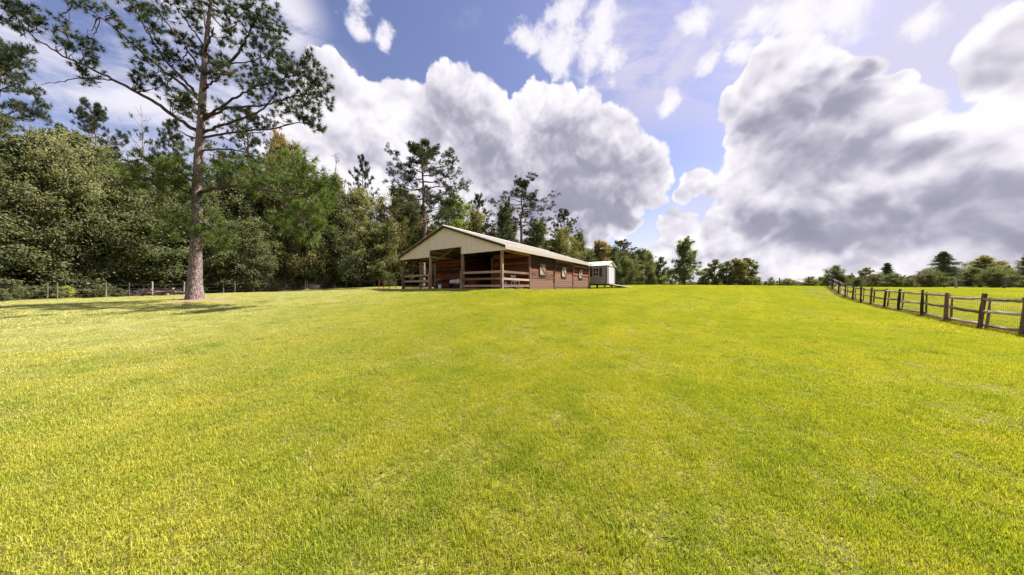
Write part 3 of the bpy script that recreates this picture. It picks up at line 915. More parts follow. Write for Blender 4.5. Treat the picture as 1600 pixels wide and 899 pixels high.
# small white bucket
bu = thing('bucket', on_barn(0.5, 7.0), 0, 'small white bucket at the foot of the porch post', 'bucket')
MB().lathe([(0.13, 0.0), (0.16, 0.30), (0.17, 0.30), (0.17, 0.32), (0.15, 0.32)], 18).build('body', M['white'], bu)
MB().tube([(-0.16, 0, 0.3), (-0.12, 0.02, 0.42), (0, 0.03, 0.47), (0.12, 0.02, 0.42), (0.16, 0, 0.3)], [0.006] * 5, 5).build('handle', M['wire'], bu)
# two trestles in the left bay
for k, (tt, s, lab) in enumerate(((1.9, 10.1, 'small brown wooden trestle behind the left porch rails, nearest the outer post'),
                                  (2.0, 8.9, 'small brown wooden trestle behind the left porch rails, nearest the middle bay'))):
    tr = thing('trestle', on_barn(tt, s), TH, lab, 'trestle', 'wooden trestles under the porch')
    MB().box(-0.06, 0.06, -0.38, 0.38, 0.76, 0.86).build('top_beam', M['stool'], tr)
    for sy in (-1, 1):
        for sx in (-1, 1):
            MB().bar((sx * 0.25, sy * 0.33, 0.0), (sx * 0.04, sy * 0.29, 0.76), 0.06, 0.06).build('leg', M['stool'], tr)
        MB().bar((-0.16, sy * 0.315, 0.35), (0.16, sy * 0.315, 0.35), 0.03, 0.07).build('cross_bar', M['stool'], tr)

# ================================================================== shed
sa = math.radians(54.5)
sx0, sy0 = 11.84, 40.0 * DS
sgz = ground(12.5, 41.0 * DS)
SZ = CAMZ + 0.46
shed = thing('shed', (sx0, sy0, sgz), sa, 'small grey metal shed with white roll-up door standing on blocks past the barn', 'shed')
# local x: across the door end; local y: along the long side, away to the left
SWD, SLN, SH = 3.85, 6.5, 2.32
fb = SZ - sgz
nst = 13
for k in range(nst):
    z0_ = fb + k * SH / nst
    MB().prism([(-0.03, 0.09, z0_ + 0.004), (0.0, 0.09, z0_ + 0.004), (0.0, 0.09, z0_ + SH / nst), (-0.008, 0.09, z0_ + SH / nst)], (0, SLN - 0.2, 0)).build('siding_board', M['shed'], shed)
MB().box(0.012, SWD, 0.06, SLN, fb + 0.01, fb + SH - 0.01).build('wall', M['shed'], shed)
MB().box(-0.05, 0.08, -0.03, 0.085, fb, fb + SH).build('corner_trim', M['shed_trim'], shed)
MB().box(SWD - 0.06, SWD + 0.05, -0.03, 0.085, fb, fb + SH).build('corner_trim', M['shed_trim'], shed)
MB().prism([(0.0, -0.02, fb + SH), (SWD, -0.02, fb + SH), (SWD / 2, -0.02, fb + SH + 0.58)], (0, SLN + 0.02, 0)).build('gable', M['shed_gable'], shed)
MB().box(0.10, 0.45, -0.01, 0.055, fb, fb + SH - 0.005).build('front_panel', M['shed'], shed)
MB().box(SWD - 0.45, SWD - 0.08, -0.01, 0.055, fb, fb + SH - 0.005).build('front_panel', M['shed'], shed)
dr = MB().box(0.62, SWD - 0.62, -0.03, 0.04, fb + 0.02, fb + SH - 0.25).build('roll_door', M['door'], shed)
dsl = MB().box(0.64, SWD - 0.64, -0.012, 0.012, 0.0, 0.15).mesh('door_slat', M['door'])
for k in range(13):
    inst('door_slat', dsl, dr, (0, -0.045, fb + 0.06 + k * 0.163))
MB().box(0.46, 0.61, -0.045, 0.03, fb, fb + SH - 0.12).build('door_frame', M['shed_trim'], shed)
MB().box(SWD - 0.61, SWD - 0.46, -0.045, 0.03, fb, fb + SH - 0.12).build('door_frame', M['shed_trim'], shed)
MB().box(0.615, SWD - 0.615, -0.05, 0.03, fb + SH - 0.245, fb + SH - 0.1).build('door_frame', M['shed_trim'], shed)
for side in (0, 1):
    b = MB()
    e_ = -0.22 if side == 0 else SWD + 0.22
    ze_ = fb + SH - 0.04; zr_ = fb + SH + 0.63
    b.prism([(e_, -0.15, ze_), (SWD / 2, -0.15, zr_), (SWD / 2, -0.15, zr_ + 0.04), (e_, -0.15, ze_ + 0.06)], (0, SLN + 0.3, 0))
    for k in range(9):
        y_ = -0.1 + k * (SLN + 0.15) / 8
        b.prism([(e_, y_, ze_ + 0.06), (SWD / 2, y_, zr_ + 0.04), (SWD / 2, y_, zr_ + 0.07), (e_, y_, ze_ + 0.09)], (0, 0.05, 0))
    b.build('roof_panel', M['shed_roof'], shed)
# window with dark shutters on the long side
wf = MB()
y0_, y1_, z0_, z1_ = 0.95, 1.75, fb + 1.0, fb + 2.0
wf.box(-0.06, -0.02, y0_, y1_, z0_ - 0.05, z0_).box(-0.06, -0.02, y0_, y1_, z1_, z1_ + 0.05)
wf.box(-0.06, -0.02, y0_, y0_ + 0.05, z0_ + 0.002, z1_ - 0.002).box(-0.06, -0.02, y1_ - 0.05, y1_, z0_ + 0.002, z1_ - 0.002)
wf.box(-0.055, -0.03, (y0_ + y1_) / 2 - 0.015, (y0_ + y1_) / 2 + 0.015, z0_ + 0.002, z1_ - 0.002).box(-0.056, -0.031, y0_ + 0.052, y1_ - 0.052, (z0_ + z1_) / 2 - 0.02, (z0_ + z1_) / 2 + 0.02)
wo_ = wf.build('window', M['shed_gable'], shed)
MB().box(-0.045, -0.034, y0_ + 0.04, y1_ - 0.04, z0_, z1_).build('pane', M['glass'], wo_)
for a in (y0_ - 0.36, y1_ + 0.03):
    s_ = MB().box(-0.07, -0.028, a, a + 0.33, z0_ - 0.06, z1_ + 0.06).build('shutter', M['shed_trim'], shed)
    for k in range(8):
        MB().bar((-0.082, a + 0.03, z0_ + 0.04 + k * 0.12), (-0.082, a + 0.30, z0_ + 0.04 + k * 0.12), 0.02, 0.06).build('louvre', M['shed_trim'], s_)
# skids and blocks
for x_ in (0.3, SWD - 0.3):
    MB().box(x_ - 0.08, x_ + 0.08, 0.05, SLN - 0.05, fb - 0.16, fb - 0.003).build('skid', M['dark_wood'], shed)
    for y_ in (0.35, 2.3, 4.3, 6.1):
        MB().box(x_ - 0.2, x_ + 0.2, y_ - 0.1, y_ + 0.1, -0.15, fb - 0.163).build('block', M['block'], shed)
# wooden ramp down from the door
rp = thing('ramp', (sx0, sy0, sgz), sa, 'low grey plank ramp leading up to the white door of the shed', 'ramp')
RL = 2.9
for k in range(11):
    u0 = -0.08 - k * RL / 11; u1 = -0.08 - (k + 1) * RL / 11 + 0.012
    zz = lambda u: fb - 0.03 + (u + 0.08) / RL * (fb - 0.08)
    MB().prism([(0.6, u0, zz(u0)), (SWD - 0.6, u0, zz(u0)), (SWD - 0.6, u1, zz(u1)), (0.6, u1, zz(u1))], (0, 0, -0.045)).build('plank', M['plank_grey'], rp)
for x_ in (0.75, SWD / 2, SWD - 0.75):
    MB().bar((x_, -0.10, fb - 0.17), (x_, -0.08 - RL + 0.1, -0.02), 0.05, 0.14).build('stringer', M['dark_wood'], rp)

# ================================================================== post-and-rail fence on the right
fx0, fy0 = FENCE_R[1][0], FENCE_R[1][1]
fr_ = thing('rail_fence', (fx0, fy0, ground(fx0, fy0)), 0, 'old three-rail wooden fence with dark posts running back along the right of the lawn', 'fence')
F0v = Vector((fx0, fy0, ground(fx0, fy0)))
pts = [Vector((x, y, ground(x, y))) for x, y, z in FENCE_R]
dirf = (pts[-1] - pts[0]); dirf.z = 0; dirf.normalize()
perp = Vector((-dirf.y, dirf.x, 0))      # towards the lawn
pts = [pts[0] - dirf * 3.3 + Vector((0, 0, 0))] + pts
pts[0].z = ground(pts[0].x, pts[0].y)
def rough_post(w, h, seed, lean):
    r_ = random.Random(seed)
    b = MB()
    ring = []
    n = 6
    for j in range(n):
        z = -0.3 + (h + 0.3) * j / (n - 1)
        k = 1 - 0.10 * j / (n - 1)
        for sx, sy in ((-1, -1), (0, -1.12), (1, -1), (1.12, 0), (1, 1), (0, 1.12), (-1, 1), (-1.12, 0)):
            b.v.append((sx * w * k / 2 + lean[0] * z + r_.uniform(-.012, .012), sy * w * k / 2 + lean[1] * z + r_.uniform(-.012, .012), z + (r_.uniform(-.03, .03) if j == n - 1 else 0)))
    for j in range(n - 1):
        for i in range(8):
            b.f.append((j * 8 + i, j * 8 + (i + 1) % 8, (j + 1) * 8 + (i + 1) % 8, (j + 1) * 8 + i))
    b.f.append(tuple((n - 1) * 8 + i for i in range(8)))
    return b
rz_f = math.atan2(dirf.y, dirf.x)
for i, q in enumerate(pts):
    h = 1.36 + rnd.uniform(-0.05, 0.07)
    lean = (rnd.uniform(-0.02, 0.03), rnd.uniform(-0.085, -0.015))
    o = rough_post(0.095, h, 100 + i, lean).build('post', M['fence_post'], fr_, q - F0v, (0, 0, rz_f + rnd.uniform(-0.15, 0.15)))
    o = rough_post(0.05, h - 0.16, 200 + i, lean).build('back_post', M['fence_post'], fr_, q - F0v - perp * 0.145 + dirf * 0.02, (0, 0, rz_f + rnd.uniform(-0.2, 0.2)))
def split_rail(a, b, th, seed):
    r_ = random.Random(seed)
    m_ = MB()
    n = 7
    d = b - a
    L_ = d.length
    k = 6
    for j in range(n):
        u = j / (n - 1)
        sag = -0.03 * math.sin(PI * u) + r_.uniform(-0.012, 0.012)
        for i in range(k):
            an = 2 * PI * i / k + 0.3
            rr = th * (0.75 if j in (0, n - 1) else 1) * r_.uniform(0.82, 1.15)
            m_.v.append((u * L_, math.cos(an) * rr * 0.62, math.sin(an) * rr + sag))
    for j in range(n - 1):
        for i in range(k):
            m_.f.append((j * k + i, j * k + (i + 1) % k, (j + 1) * k + (i + 1) % k, (j + 1) * k + i))
    m_.f.append(tuple(range(k))); m_.f.append(tuple((n - 1) * k + i for i in range(k)))
    o = m_.build('rail', M['fence_rail'], fr_, a - F0v)
    o.rotation_euler = d.to_track_quat('X', 'Z').to_euler()
for i in range(len(pts) - 1):
    for j, h in enumerate((0.16, 0.68, 1.20)):
        a = pts[i] + Vector((0, 0, h + rnd.uniform(-0.05, 0.05))) - perp * 0.075 - dirf * 0.12
        b = pts[i + 1] + Vector((0, 0, h + rnd.uniform(-0.05, 0.05))) - perp * 0.075 + dirf * 0.12
        split_rail(a, b, 0.062 + rnd.uniform(-0.006, 0.008), 300 + i * 3 + j)
# wire netting on the far side of the rails
wm = MB()
def wire(a, b, r=0.0035):
    d = (b - a).normalized(); s_ = d.cross(Vector((0.3, 0.5, 0.8))).normalized(); u_ = d.cross(s_)
    vs = []
    for p_ in (a, b):
        for an in (0, 2.1, 4.2):
            vs.append(p_ + s_ * (math.cos(an) * r) + u_ * (math.sin(an) * r))
    wm.add(vs, [(0, 1, 4, 3), (1, 2, 5, 4), (2, 0, 3, 5)])
for i in range(len(pts) - 1):
    a, b = pts[i] - F0v - perp * 0.15, pts[i + 1] - F0v - perp * 0.15
    zs = [0.1 + 0.14 * k for k in range(9)]
    for z in zs: wire(a + Vector((0, 0, z)), b + Vector((0, 0, z)))
    n = max(4, int((b - a).length / (0.12 if i < 6 else 0.3)))
    for k in range(n):
        q = a.lerp(b, k / n)
        wire(q + Vector((0, 0, 0.05)), q + Vector((0, 0, 1.24)), 0.003)
o = wm.build('wire_netting', M['wire'], fr_); o['kind'] = 'stuff'
# thin stake on the lawn side
sx_, sy_ = (1345 - 800) / FPX * 26.2 * DS, 26.2 * DS
st = tag(MB().box(-0.03, 0.03, -0.03, 0.03, -0.2, 1.3).build('stake', M['fence_post'], None, (sx_, sy_, ground(sx_, sy_))), 'thin dark stake standing on the lawn just before the rail fence', 'stake')

# ================================================================== wire fences
def wire_fence(name, label, px_d, heights, m, wires, group=None, w=0.09):
    q0 = px_d[0]
    base = Vector((q0[0], q0[1], ground(*q0)))
    root = thing(name, base, 0, label, 'fence', group)
    P_ = []
    for i, (x, y) in enumerate(px_d):
        z = ground(x, y); h = heights[i] if isinstance(heights, list) else heights + rnd.uniform(-0.08, 0.08)
        ww = w * rnd.uniform(0.8, 1.25)
        ln = (rnd.uniform(-0.03, 0.03), rnd.uniform(-0.03, 0.03))
        rough_post(ww, h, int(x * 91 + y * 17) % 9999, ln).build('post', m if not isinstance(m, list) else m[i % len(m)], root, Vector((x, y, z)) - base)
        P_.append(Vector((x, y, z)) - base)
    if wires:
        global wm
        wm = MB()
        for a, b in zip(P_[:-1], P_[1:]):
            for h in wires:
                mid = a.lerp(b, 0.5) + Vector((0, 0, h - 0.03))
                wire(a + Vector((0, 0, h)), mid, 0.003); wire(mid, b + Vector((0, 0, h)), 0.003)
        wm.build('wire', M['wire'], root)
    return root
LPX = [73.5, 89, 165, 201.6, 238, 287, 349, 366.8, 397, 442.5, 477, 480, 510.5, 523, 541, 563, 570.5]
LF = []
for px in LPX:
    r = (px - 800) / FPX * DS
    d = 43.0 / (1 / 3 - r)
    LF.append((r * d, d * DS))
LF = [(-39.2, 14.0 * DS), (-37.2, 19.0 * DS)] + LF
wire_fence('wire_fence', 'old wire fence on thin grey posts along the edge of the left woods', LF,
           [1.3, 1.3, 1.28, 1.25, 1.27, 1.25, 1.3, 1.3, 1.45, 1.2, 1.28, 1.35, 1.42, 1.2, 1.5, 1.1, 1.45, 1.2, 1.2], [M['thin_post'], M['thin_post'], M['thin_post_dark']], (0.35, 0.7, 1.05), None, 0.07)
BPX = [(975, 60), (1007, 58), (1034, 57), (1065, 57), (1100, 56), (1136, 55), (1176, 55), (1218, 54), (1264, 53)]
wire_fence('wire_fence', 'thin-posted wire fence along the crest of the lawn below the open sky', [((px - 800) / FPX * d * DS, d * DS) for px, d in BPX], 1.5,
           M['thin_post_dark'], (0.4, 0.8, 1.2), None, 0.10)
RPX = [(1345, 52), (1429, 46), (1494, 44), (1569, 42), (1660, 40)]
wire_fence('wire_fence', 'fence of stout bare grey posts across the field beyond the rail fence', [((px - 800) / FPX * d * DS, d * DS) for px, d in RPX], 1.35,
           M['thin_post'], (0.4, 0.8, 1.15), None, 0.15)
# rusty pipe pen beside the barn
pa, pb = at(592, 448, 50), at(629, 449, 40)
pen = thing('corral_panel', (pa.x, pa.y, ground(pa.x, pa.y)), 0, 'rusty pipe corral panel between the woods fence and the barn', 'corral panel')
b0 = Vector((pa.x, pa.y, ground(pa.x, pa.y)))
prev = None
for k in range(5):
    q = Vector((pa.x, pa.y, 0)).lerp(Vector((pb.x, pb.y, 0)), k / 4)
    q.z = ground(q.x, q.y)
    q = q - b0
    MB().tube([q + Vector((0, 0, -0.2)), q + Vector((0, 0, 1.3))], [0.06, 0.06], 8).build('post', M['rust'], pen)
    if prev is not None:
        for h in (0.35, 0.8, 1.25):
            MB().tube([prev + Vector((0, 0, h)), q + Vector((0, 0, h))], [0.045 if h > 1 else 0.025] * 2, 6).build('rail', M['rust'], pen)
    prev = q

# ================================================================== vegetation generators
def unit(v):
    return v / (np.linalg.norm(v, axis=-1, keepdims=True) + 1e-9)

def leaf_quads(c, nrm, size, R, aspect=0.55):
    """one folded-flat leaf per point"""
    r = unit(R.normal(size=c.shape))
    a = unit(np.cross(nrm, r)); b = np.cross(nrm, a)
    s = size[:, None]
    v = np.stack([c + a * s, c + b * s * aspect - nrm * s * 0.18, c - a * s, c - b * s * aspect - nrm * s * 0.18], 1).reshape(-1, 3)
    f = np.arange(len(c) * 4).reshape(-1, 4)
    return v, f

def needles(c, d, n, length, width, spread, R):
    """bottle-brush tufts: n needles fanning out from every point c along d"""
    N = len(c)
    dirs = unit(d[:, None, :] * (1 - spread) + unit(R.normal(size=(N, n, 3))) * spread)
    base = c[:, None, :] + d[:, None, :] * (R.random((N, n, 1)) - 0.6) * length * 0.7
    L = length * (0.65 + 0.5 * R.random((N, n, 1)))
    side = unit(np.cross(dirs, unit(R.normal(size=(N, n, 3)))))
    tip = base + dirs * L + np.array([0, 0, -0.06]) * L
    v = np.stack([base + side * width, base - side * width, tip], 2).reshape(-1, 3)
    f = np.arange(N * n * 3).reshape(-1, 3)
    return v, f

def curve(a, b, bow, R, n=6, wob=0.04):
    a = np.asarray(a, float); b = np.asarray(b, float)
    u = np.linspace(0, 1, n)[:, None]
    p = a + (b - a) * u + np.asarray(bow, float) * (4 * u * (1 - u))
    L = np.linalg.norm(b - a)
    w = R.normal(size=(n, 3)) * wob * L
    w[0] = 0
    return p + w * np.sin(u * PI * 0.9 + 0.1)

def broadleaf(seed, H, Rad, base, nclump, nleaf, leaf, prof='round', flat=0.95, spiky=0.0, cs=1.0):
    """deciduous tree: trunk with limbs, crown of leaf clumps carried by them"""
    R = np.random.default_rng(seed)
    wood = Geo(4); lf = Geo(4)
    def wid(u):     # crown half-width at relative height u (0 foot of crown .. 1 top)
        u = np.clip(u, 0, 1)
        if prof == 'round': return np.sqrt(np.clip(1 - (2 * u - 0.92) ** 2 / 1.18, 0.02, 1))
        if prof == 'cone': return np.clip(1.06 - u, 0.04, 1) ** 0.8 * np.clip(u * 6 + 0.45, 0, 1)
        if prof == 'egg': return np.clip(np.sin(PI * (u * 0.86 + 0.12)) ** 0.75, 0.05, 1) * (1 - 0.45 * u)
        return np.clip(1.0 - 0.75 * (u - 0.35) ** 2 * 2.2, 0.15, 1) * (1 - 0.35 * u)   # column
    top = np.array([R.normal() * 0.03 * H, R.normal() * 0.03 * H, H * 0.93])
    tp = curve((0, 0, -0.4), top, (R.normal() * 0.03 * H, R.normal() * 0.03 * H, 0), R, 9, 0.012)
    r0 = 0.017 * H + 0.05
    tr = np.linspace(r0, 0.03, 9); tr[0] *= 1.35
    wood.add(*tube_np(tp, tr, 8))
    def on_trunk(z):
        return np.array([np.interp(z, tp[:, 2], tp[:, k]) for k in range(3)])
    lobes = R.normal(size=(7, 3)); lobes = unit(lobes); la = R.uniform(-0.28, 0.34, 7)
    clumps = []
    nl = max(12, nclump // 9)
    for i in range(nl):
        u = (i + R.random()) / nl
        z1 = base * H + (1 - base) * H * (0.03 + 0.94 * u)
        az = i * 2.4 + R.normal() * 0.4
        rr = Rad * wid(u) * R.uniform(0.72, 1.08)
        e = np.array([math.cos(az) * rr, math.sin(az) * rr, z1])
        e += top * [1, 1, 0] * u
        e[:2] *= 1 + sum(la[k] * max(0, float(unit(e - [0, 0, H * .55]) @ lobes[k])) ** 2 for k in range(7))
        zs = max(0.1 * H, z1 - rr * R.uniform(0.35, 0.9))
        s = on_trunk(min(zs, H * 0.88))
        p = curve(s, e, (0, 0, 0.06 * rr), R, 6, 0.05)
        lr = 0.25 * r0 + 0.035 * rr
        wood.add(*tube_np(p, np.linspace(lr, 0.015, 6), 5))
        for j in range(max(4, nclump // nl)):
            q = p[min(5, int(R.uniform(2.2, 6)))]
            off = unit(R.normal(size=3)) * Rad * R.uniform(0.10, 0.36) * np.array([1, 1, 0.75])
            c = q + off
            c[2] = max(c[2], base * H * 0.8 + 0.3)
            clumps.append(c)
            if j % 2 == 0:
                wood.add(*tube_np(curve(q, c, (0, 0, 0.02), R, 4, 0.06), np.linspace(0.03, 0.008, 4), 4))
    clumps = np.array(clumps)
    per = max(10, nleaf // len(clumps))
    for c in clumps:
        u = (c[2] - base * H) / ((1 - base) * H)
        cr = cs * Rad * R.uniform(0.10, 0.30) * (0.65 + 0.35 * float(wid(u)))
        n = int(per * R.uniform(0.6, 1.4))
        d = unit(R.normal(size=(n, 3)))
        if spiky: d = unit(d + np.array([0, 0, spiky]) * R.random((n, 1)))
        rad_ = cr * np.minimum(np.abs(R.normal(0, 0.62, (n, 1))) + 0.12, 1.9)
        pos = c + d * rad_ * np.array([1.12, 1.12, flat])
        nr = unit(d * 0.6 + np.array([0, 0, 0.22]) + R.normal(size=(n, 3)) * 0.55)
        sz = leaf * R.uniform(0.65, 1.3, n)
        v, f = leaf_quads(pos, nr, sz, R)
        ct = R.normal() * 0.17 + 0.45
        lf.add(v, f, np.repeat(np.clip(ct + R.normal(size=n) * 0.13, 0.02, 0.98), 4))
    return wood, lf

def pine(seed, H, Rad, base, nlimb, per, length=0.34, width=0.018, nn=22, droop=0.0, dead=False, nsub=8, cl=0.44):
    """southern pine: bare bole, open crown of limbs ending in needle pom-poms"""
    R = np.random.default_rng(seed)
    wood = Geo(4); nd = Geo(3)
    top = np.array([R.normal() * 0.02 * H, R.normal() * 0.02 * H, H * 0.985])
    tp = curve((0, 0, -0.4), top, (R.normal() * 0.02 * H, R.normal() * 0.02 * H, 0), R, 12, 0.006)
    r0 = 0.0125 * H + 0.05
    tr = r0 * np.linspace(1, 0.0, 12) ** 0.75 + 0.025; tr[0] *= 1.3
    wood.add(*tube_np(tp, tr, 9))
    def on_trunk(z):
        return np.array([np.interp(z, tp[:, 2], tp[:, k]) for k in range(3)])
    tips = []
    for i in range(nlimb):
        u = (i + R.random() * 0.9) / nlimb
        z = H * (base + (0.985 - base) * u ** 0.9)
        az = i * 2.4 + R.normal() * 0.5
        w = (0.55 + 0.75 * math.sin(PI * min(1, u * 0.8 + 0.2))) * (1 - 0.55 * u ** 2.5) * 0.85
        L = Rad * w * R.uniform(0.55, 1.12)
        s = on_trunk(z)
        lift = L * R.uniform(0.1, 0.55) * (0.5 + u) - droop * L
        e = s + np.array([math.cos(az) * L, math.sin(az) * L, lift])
        p = curve(s, e, (0, 0, -0.07 * L), R, 7, 0.035)
        wood.add(*tube_np(p, np.linspace(max(0.03, 0.02 * L + 0.015), 0.012, 7), 5))
        ns_ = nsub if not dead else 3
        for j in range(ns_):
            k = int(R.integers(2, 7))
            q = p[k]
            d = unit((e - s) / L + R.normal(size=3) * 0.75 + np.array([0, 0, 0.25]))
            t2 = q + d * L * R.uniform(0.16, 0.36)
            wood.add(*tube_np(curve(q, t2, (0, 0, 0.02), R, 4, 0.05), np.linspace(0.022, 0.008, 4), 4))
            tips.append((t2, d))
        tips.append((e, unit(e - s)))
    for z in np.linspace(0.93, 1.0, 4):
        tips.append((on_trunk(H * z * 0.985) + R.normal(size=3) * 0.25, np.array([0, 0, 1.0])))
    if dead:
        tips = [t_ for t_ in tips if R.random() < 0.16]
    for q, d in tips:
        n = int(per * R.uniform(0.5, 1.4)) + 1
        c = q + unit(R.normal(size=(n, 3))) * (cl * R.random((n, 1)) ** 0.5) * np.array([1, 1, 0.7]) * (Rad / 5.5)
        dd = unit(unit(c - q + 1e-4) * 0.7 + d * 0.4 + np.array([0, 0, 0.5]))
        v, f = needles(c, dd, nn, length, width, 0.55, R)
        ct = R.normal() * 0.16 + 0.42
        tt = np.repeat(np.clip(ct + R.normal(size=n) * 0.12, 0.02, 0.98), nn * 3)
        nd.add(v, f, tt)
    return wood, nd

def cedar(seed, H, Rad, nlay, nleaf, leaf, base=0.06, droop=0.12, taper=0.85, rmin=0.65):
    """conical tree of layered, drooping sprays"""
    R = np.random.default_rng(seed)
    wood = Geo(4); lf = Geo(4)
    tp = curve((0, 0, -0.3), (R.normal() * 0.02 * H, 0, H), (0, 0, 0), R, 8, 0.006)
    wood.add(*tube_np(tp, np.linspace(0.02 * H + 0.04, 0.015, 8), 7))
    n_br = nlay * 12
    per = nleaf // (n_br * 5)
    for i in range(n_br):
        u = (i + R.random()) / n_br
        z = H * (base + (0.98 - base) * u)
        az = i * 2.4 + R.normal() * 0.3
        L = Rad * (1 - u) ** taper * min(1, 0.55 + u * 3) * R.uniform(rmin, 1.15) + 0.15
        s = np.array([np.interp(z, tp[:, 2], tp[:, k]) for k in range(3)])
        e = s + np.array([math.cos(az) * L, math.sin(az) * L, L * (0.28 - droop * 2.2 * (1 - u) + R.normal() * 0.16)])
        p = curve(s, e, (0, 0, 0.08 * L), R, 6, 0.03)
        wood.add(*tube_np(p, np.linspace(0.03, 0.008, 6), 4))
        for k in range(1, 6):
            m = max(4, int(per * R.uniform(0.6, 1.4)))
            cr = 0.16 * Rad * (1 - 0.6 * u) * (1.15 - 0.12 * k) + 0.08
            d = unit(R.normal(size=(m, 3)))
            pos = p[k] + d * cr * R.random((m, 1)) ** 0.5 * np.array([1.25, 1.25, 0.95]) - np.array([0, 0, 0.05])
            nr = unit(d * 0.5 + np.array([0, 0, 0.7]) + R.normal(size=(m, 3)) * 0.4)
            v, f = leaf_quads(pos, nr, leaf * R.uniform(0.6, 1.3, m), R, 0.35)
            ct = R.normal() * 0.14 + 0.38 + 0.05 * k
            lf.add(v, f, np.repeat(np.clip(ct + R.normal(size=m) * 0.1, 0.02, 0.98), 4))
    return wood, lf

PROTO = {}      # kind -> (H, Rad, wood mesh, crown mesh)
def proto(kind, H, Rad, parts, bark, leaf, wn='trunk', ln='crown'):
    w, l = parts
    PROTO[kind] = (H, Rad, w.mesh(wn, M[bark], True), l.mesh(ln, M[leaf]) if l.n else None)
proto('oak_a', 14, 4.6, broadleaf(1, 14, 4.6, 0.10, 300, 52000, 0.115, 'round'), 'bark', 'leaf')
proto('oak_b', 15, 4.2, broadleaf(2, 15, 4.2, 0.06, 320, 52000, 0.115, 'column'), 'bark', 'leaf')
proto('oak_c', 13, 4.8, broadleaf(3, 13, 4.8, 0.08, 280, 50000, 0.12, 'egg', 0.85), 'bark', 'leaf')
proto('oak_d', 16, 4.0, broadleaf(4, 16, 4.0, 0.12, 290, 46000, 0.11, 'column', 0.9), 'bark', 'leaf')
proto('oak_e', 12, 4.4, broadleaf(5, 12, 4.4, 0.05, 260, 46000, 0.115, 'round', 0.85), 'bark', 'leaf')
proto('young_oak', 9, 2.9, broadleaf(11, 9, 2.9, 0.15, 260, 38000, 0.085, 'cone', 0.95, 0.6, 0.85), 'bark', 'leaf')
proto('young_oak_b', 7, 1.9, broadleaf(12, 7, 1.9, 0.06, 200, 30000, 0.085, 'egg', 0.95, 0.5, 0.9), 'bark', 'leaf')
proto('shrub', 3, 1.7, broadleaf(21, 3, 1.7, 0.0, 60, 6500, 0.09, 'round', 0.8, 0.3), 'bark', 'leaf')
proto('shrub_b', 2.4, 1.9, broadleaf(22, 2.4, 1.9, 0.0, 55, 6000, 0.10, 'egg', 0.8, 0.3), 'bark', 'leaf')
proto('pine_a', 22, 5.0, pine(31, 22, 5.0, 0.48, 36, 7), 'bark_pine', 'needle')
proto('pine_b', 20, 4.2, pine(32, 20, 4.2, 0.55, 30, 7), 'bark_pine', 'needle')
proto('pine_c', 18, 3.4, pine(33, 18, 3.4, 0.42, 32, 5), 'bark_pine', 'needle')
proto('pine_d', 21, 5.4, pine(34, 21, 5.4, 0.36, 48, 8, droop=0.1), 'bark_pine', 'needle')
proto('dead_pine', 17, 3.6, pine(35, 17, 3.6, 0.40, 22, 5, dead=True), 'bark_dead', 'needle')
proto('cedar_a', 8, 3.6, cedar(41, 8, 3.6, 11, 17000, 0.13), 'bark', 'cedar')
proto('cedar_b', 7, 2.3, cedar(42, 7, 2.3, 11, 18000, 0.11, droop=0.0, taper=0.72, rmin=0.4), 'bark', 'cedar')

def tree(name, kind, px, d, top, hw, tint, label, cat=None, group=None, rz=None, sink=0.1, parts=('trunk', 'crown')):
    """px: where its trunk stands in the photo, d: metres ahead, top: photo row of its tip, hw: crown half-width in the photo"""
    H, Rad, wm_, lm_ = PROTO[kind]
    d = d * DS
    x = (px - 800) / FPX * d
    z = ground(x, d) - sink
    h = CAMZ + (450 - top) / FPX * d - z
    sz = h / H
    cosx = 1 / math.hypot(1, (px - 800) / FPX)
    sx = hw * d / FPX * cosx ** 0.5 / Rad
    root = thing(name, (x, d, z), rnd.uniform(0, 6.28) if rz is None else rz, label, cat or 'tree', group)
    a = inst(parts[0], wm_, root, (0, 0, 0), (0, 0, 0), (sx, sx, sz))
    b = None
    if lm_:
        b = inst(parts[1], lm_, root, (0, 0, 0), (0, 0, 0), (sx, sx, sz))
        b.color = (*tint, 1)
    return root

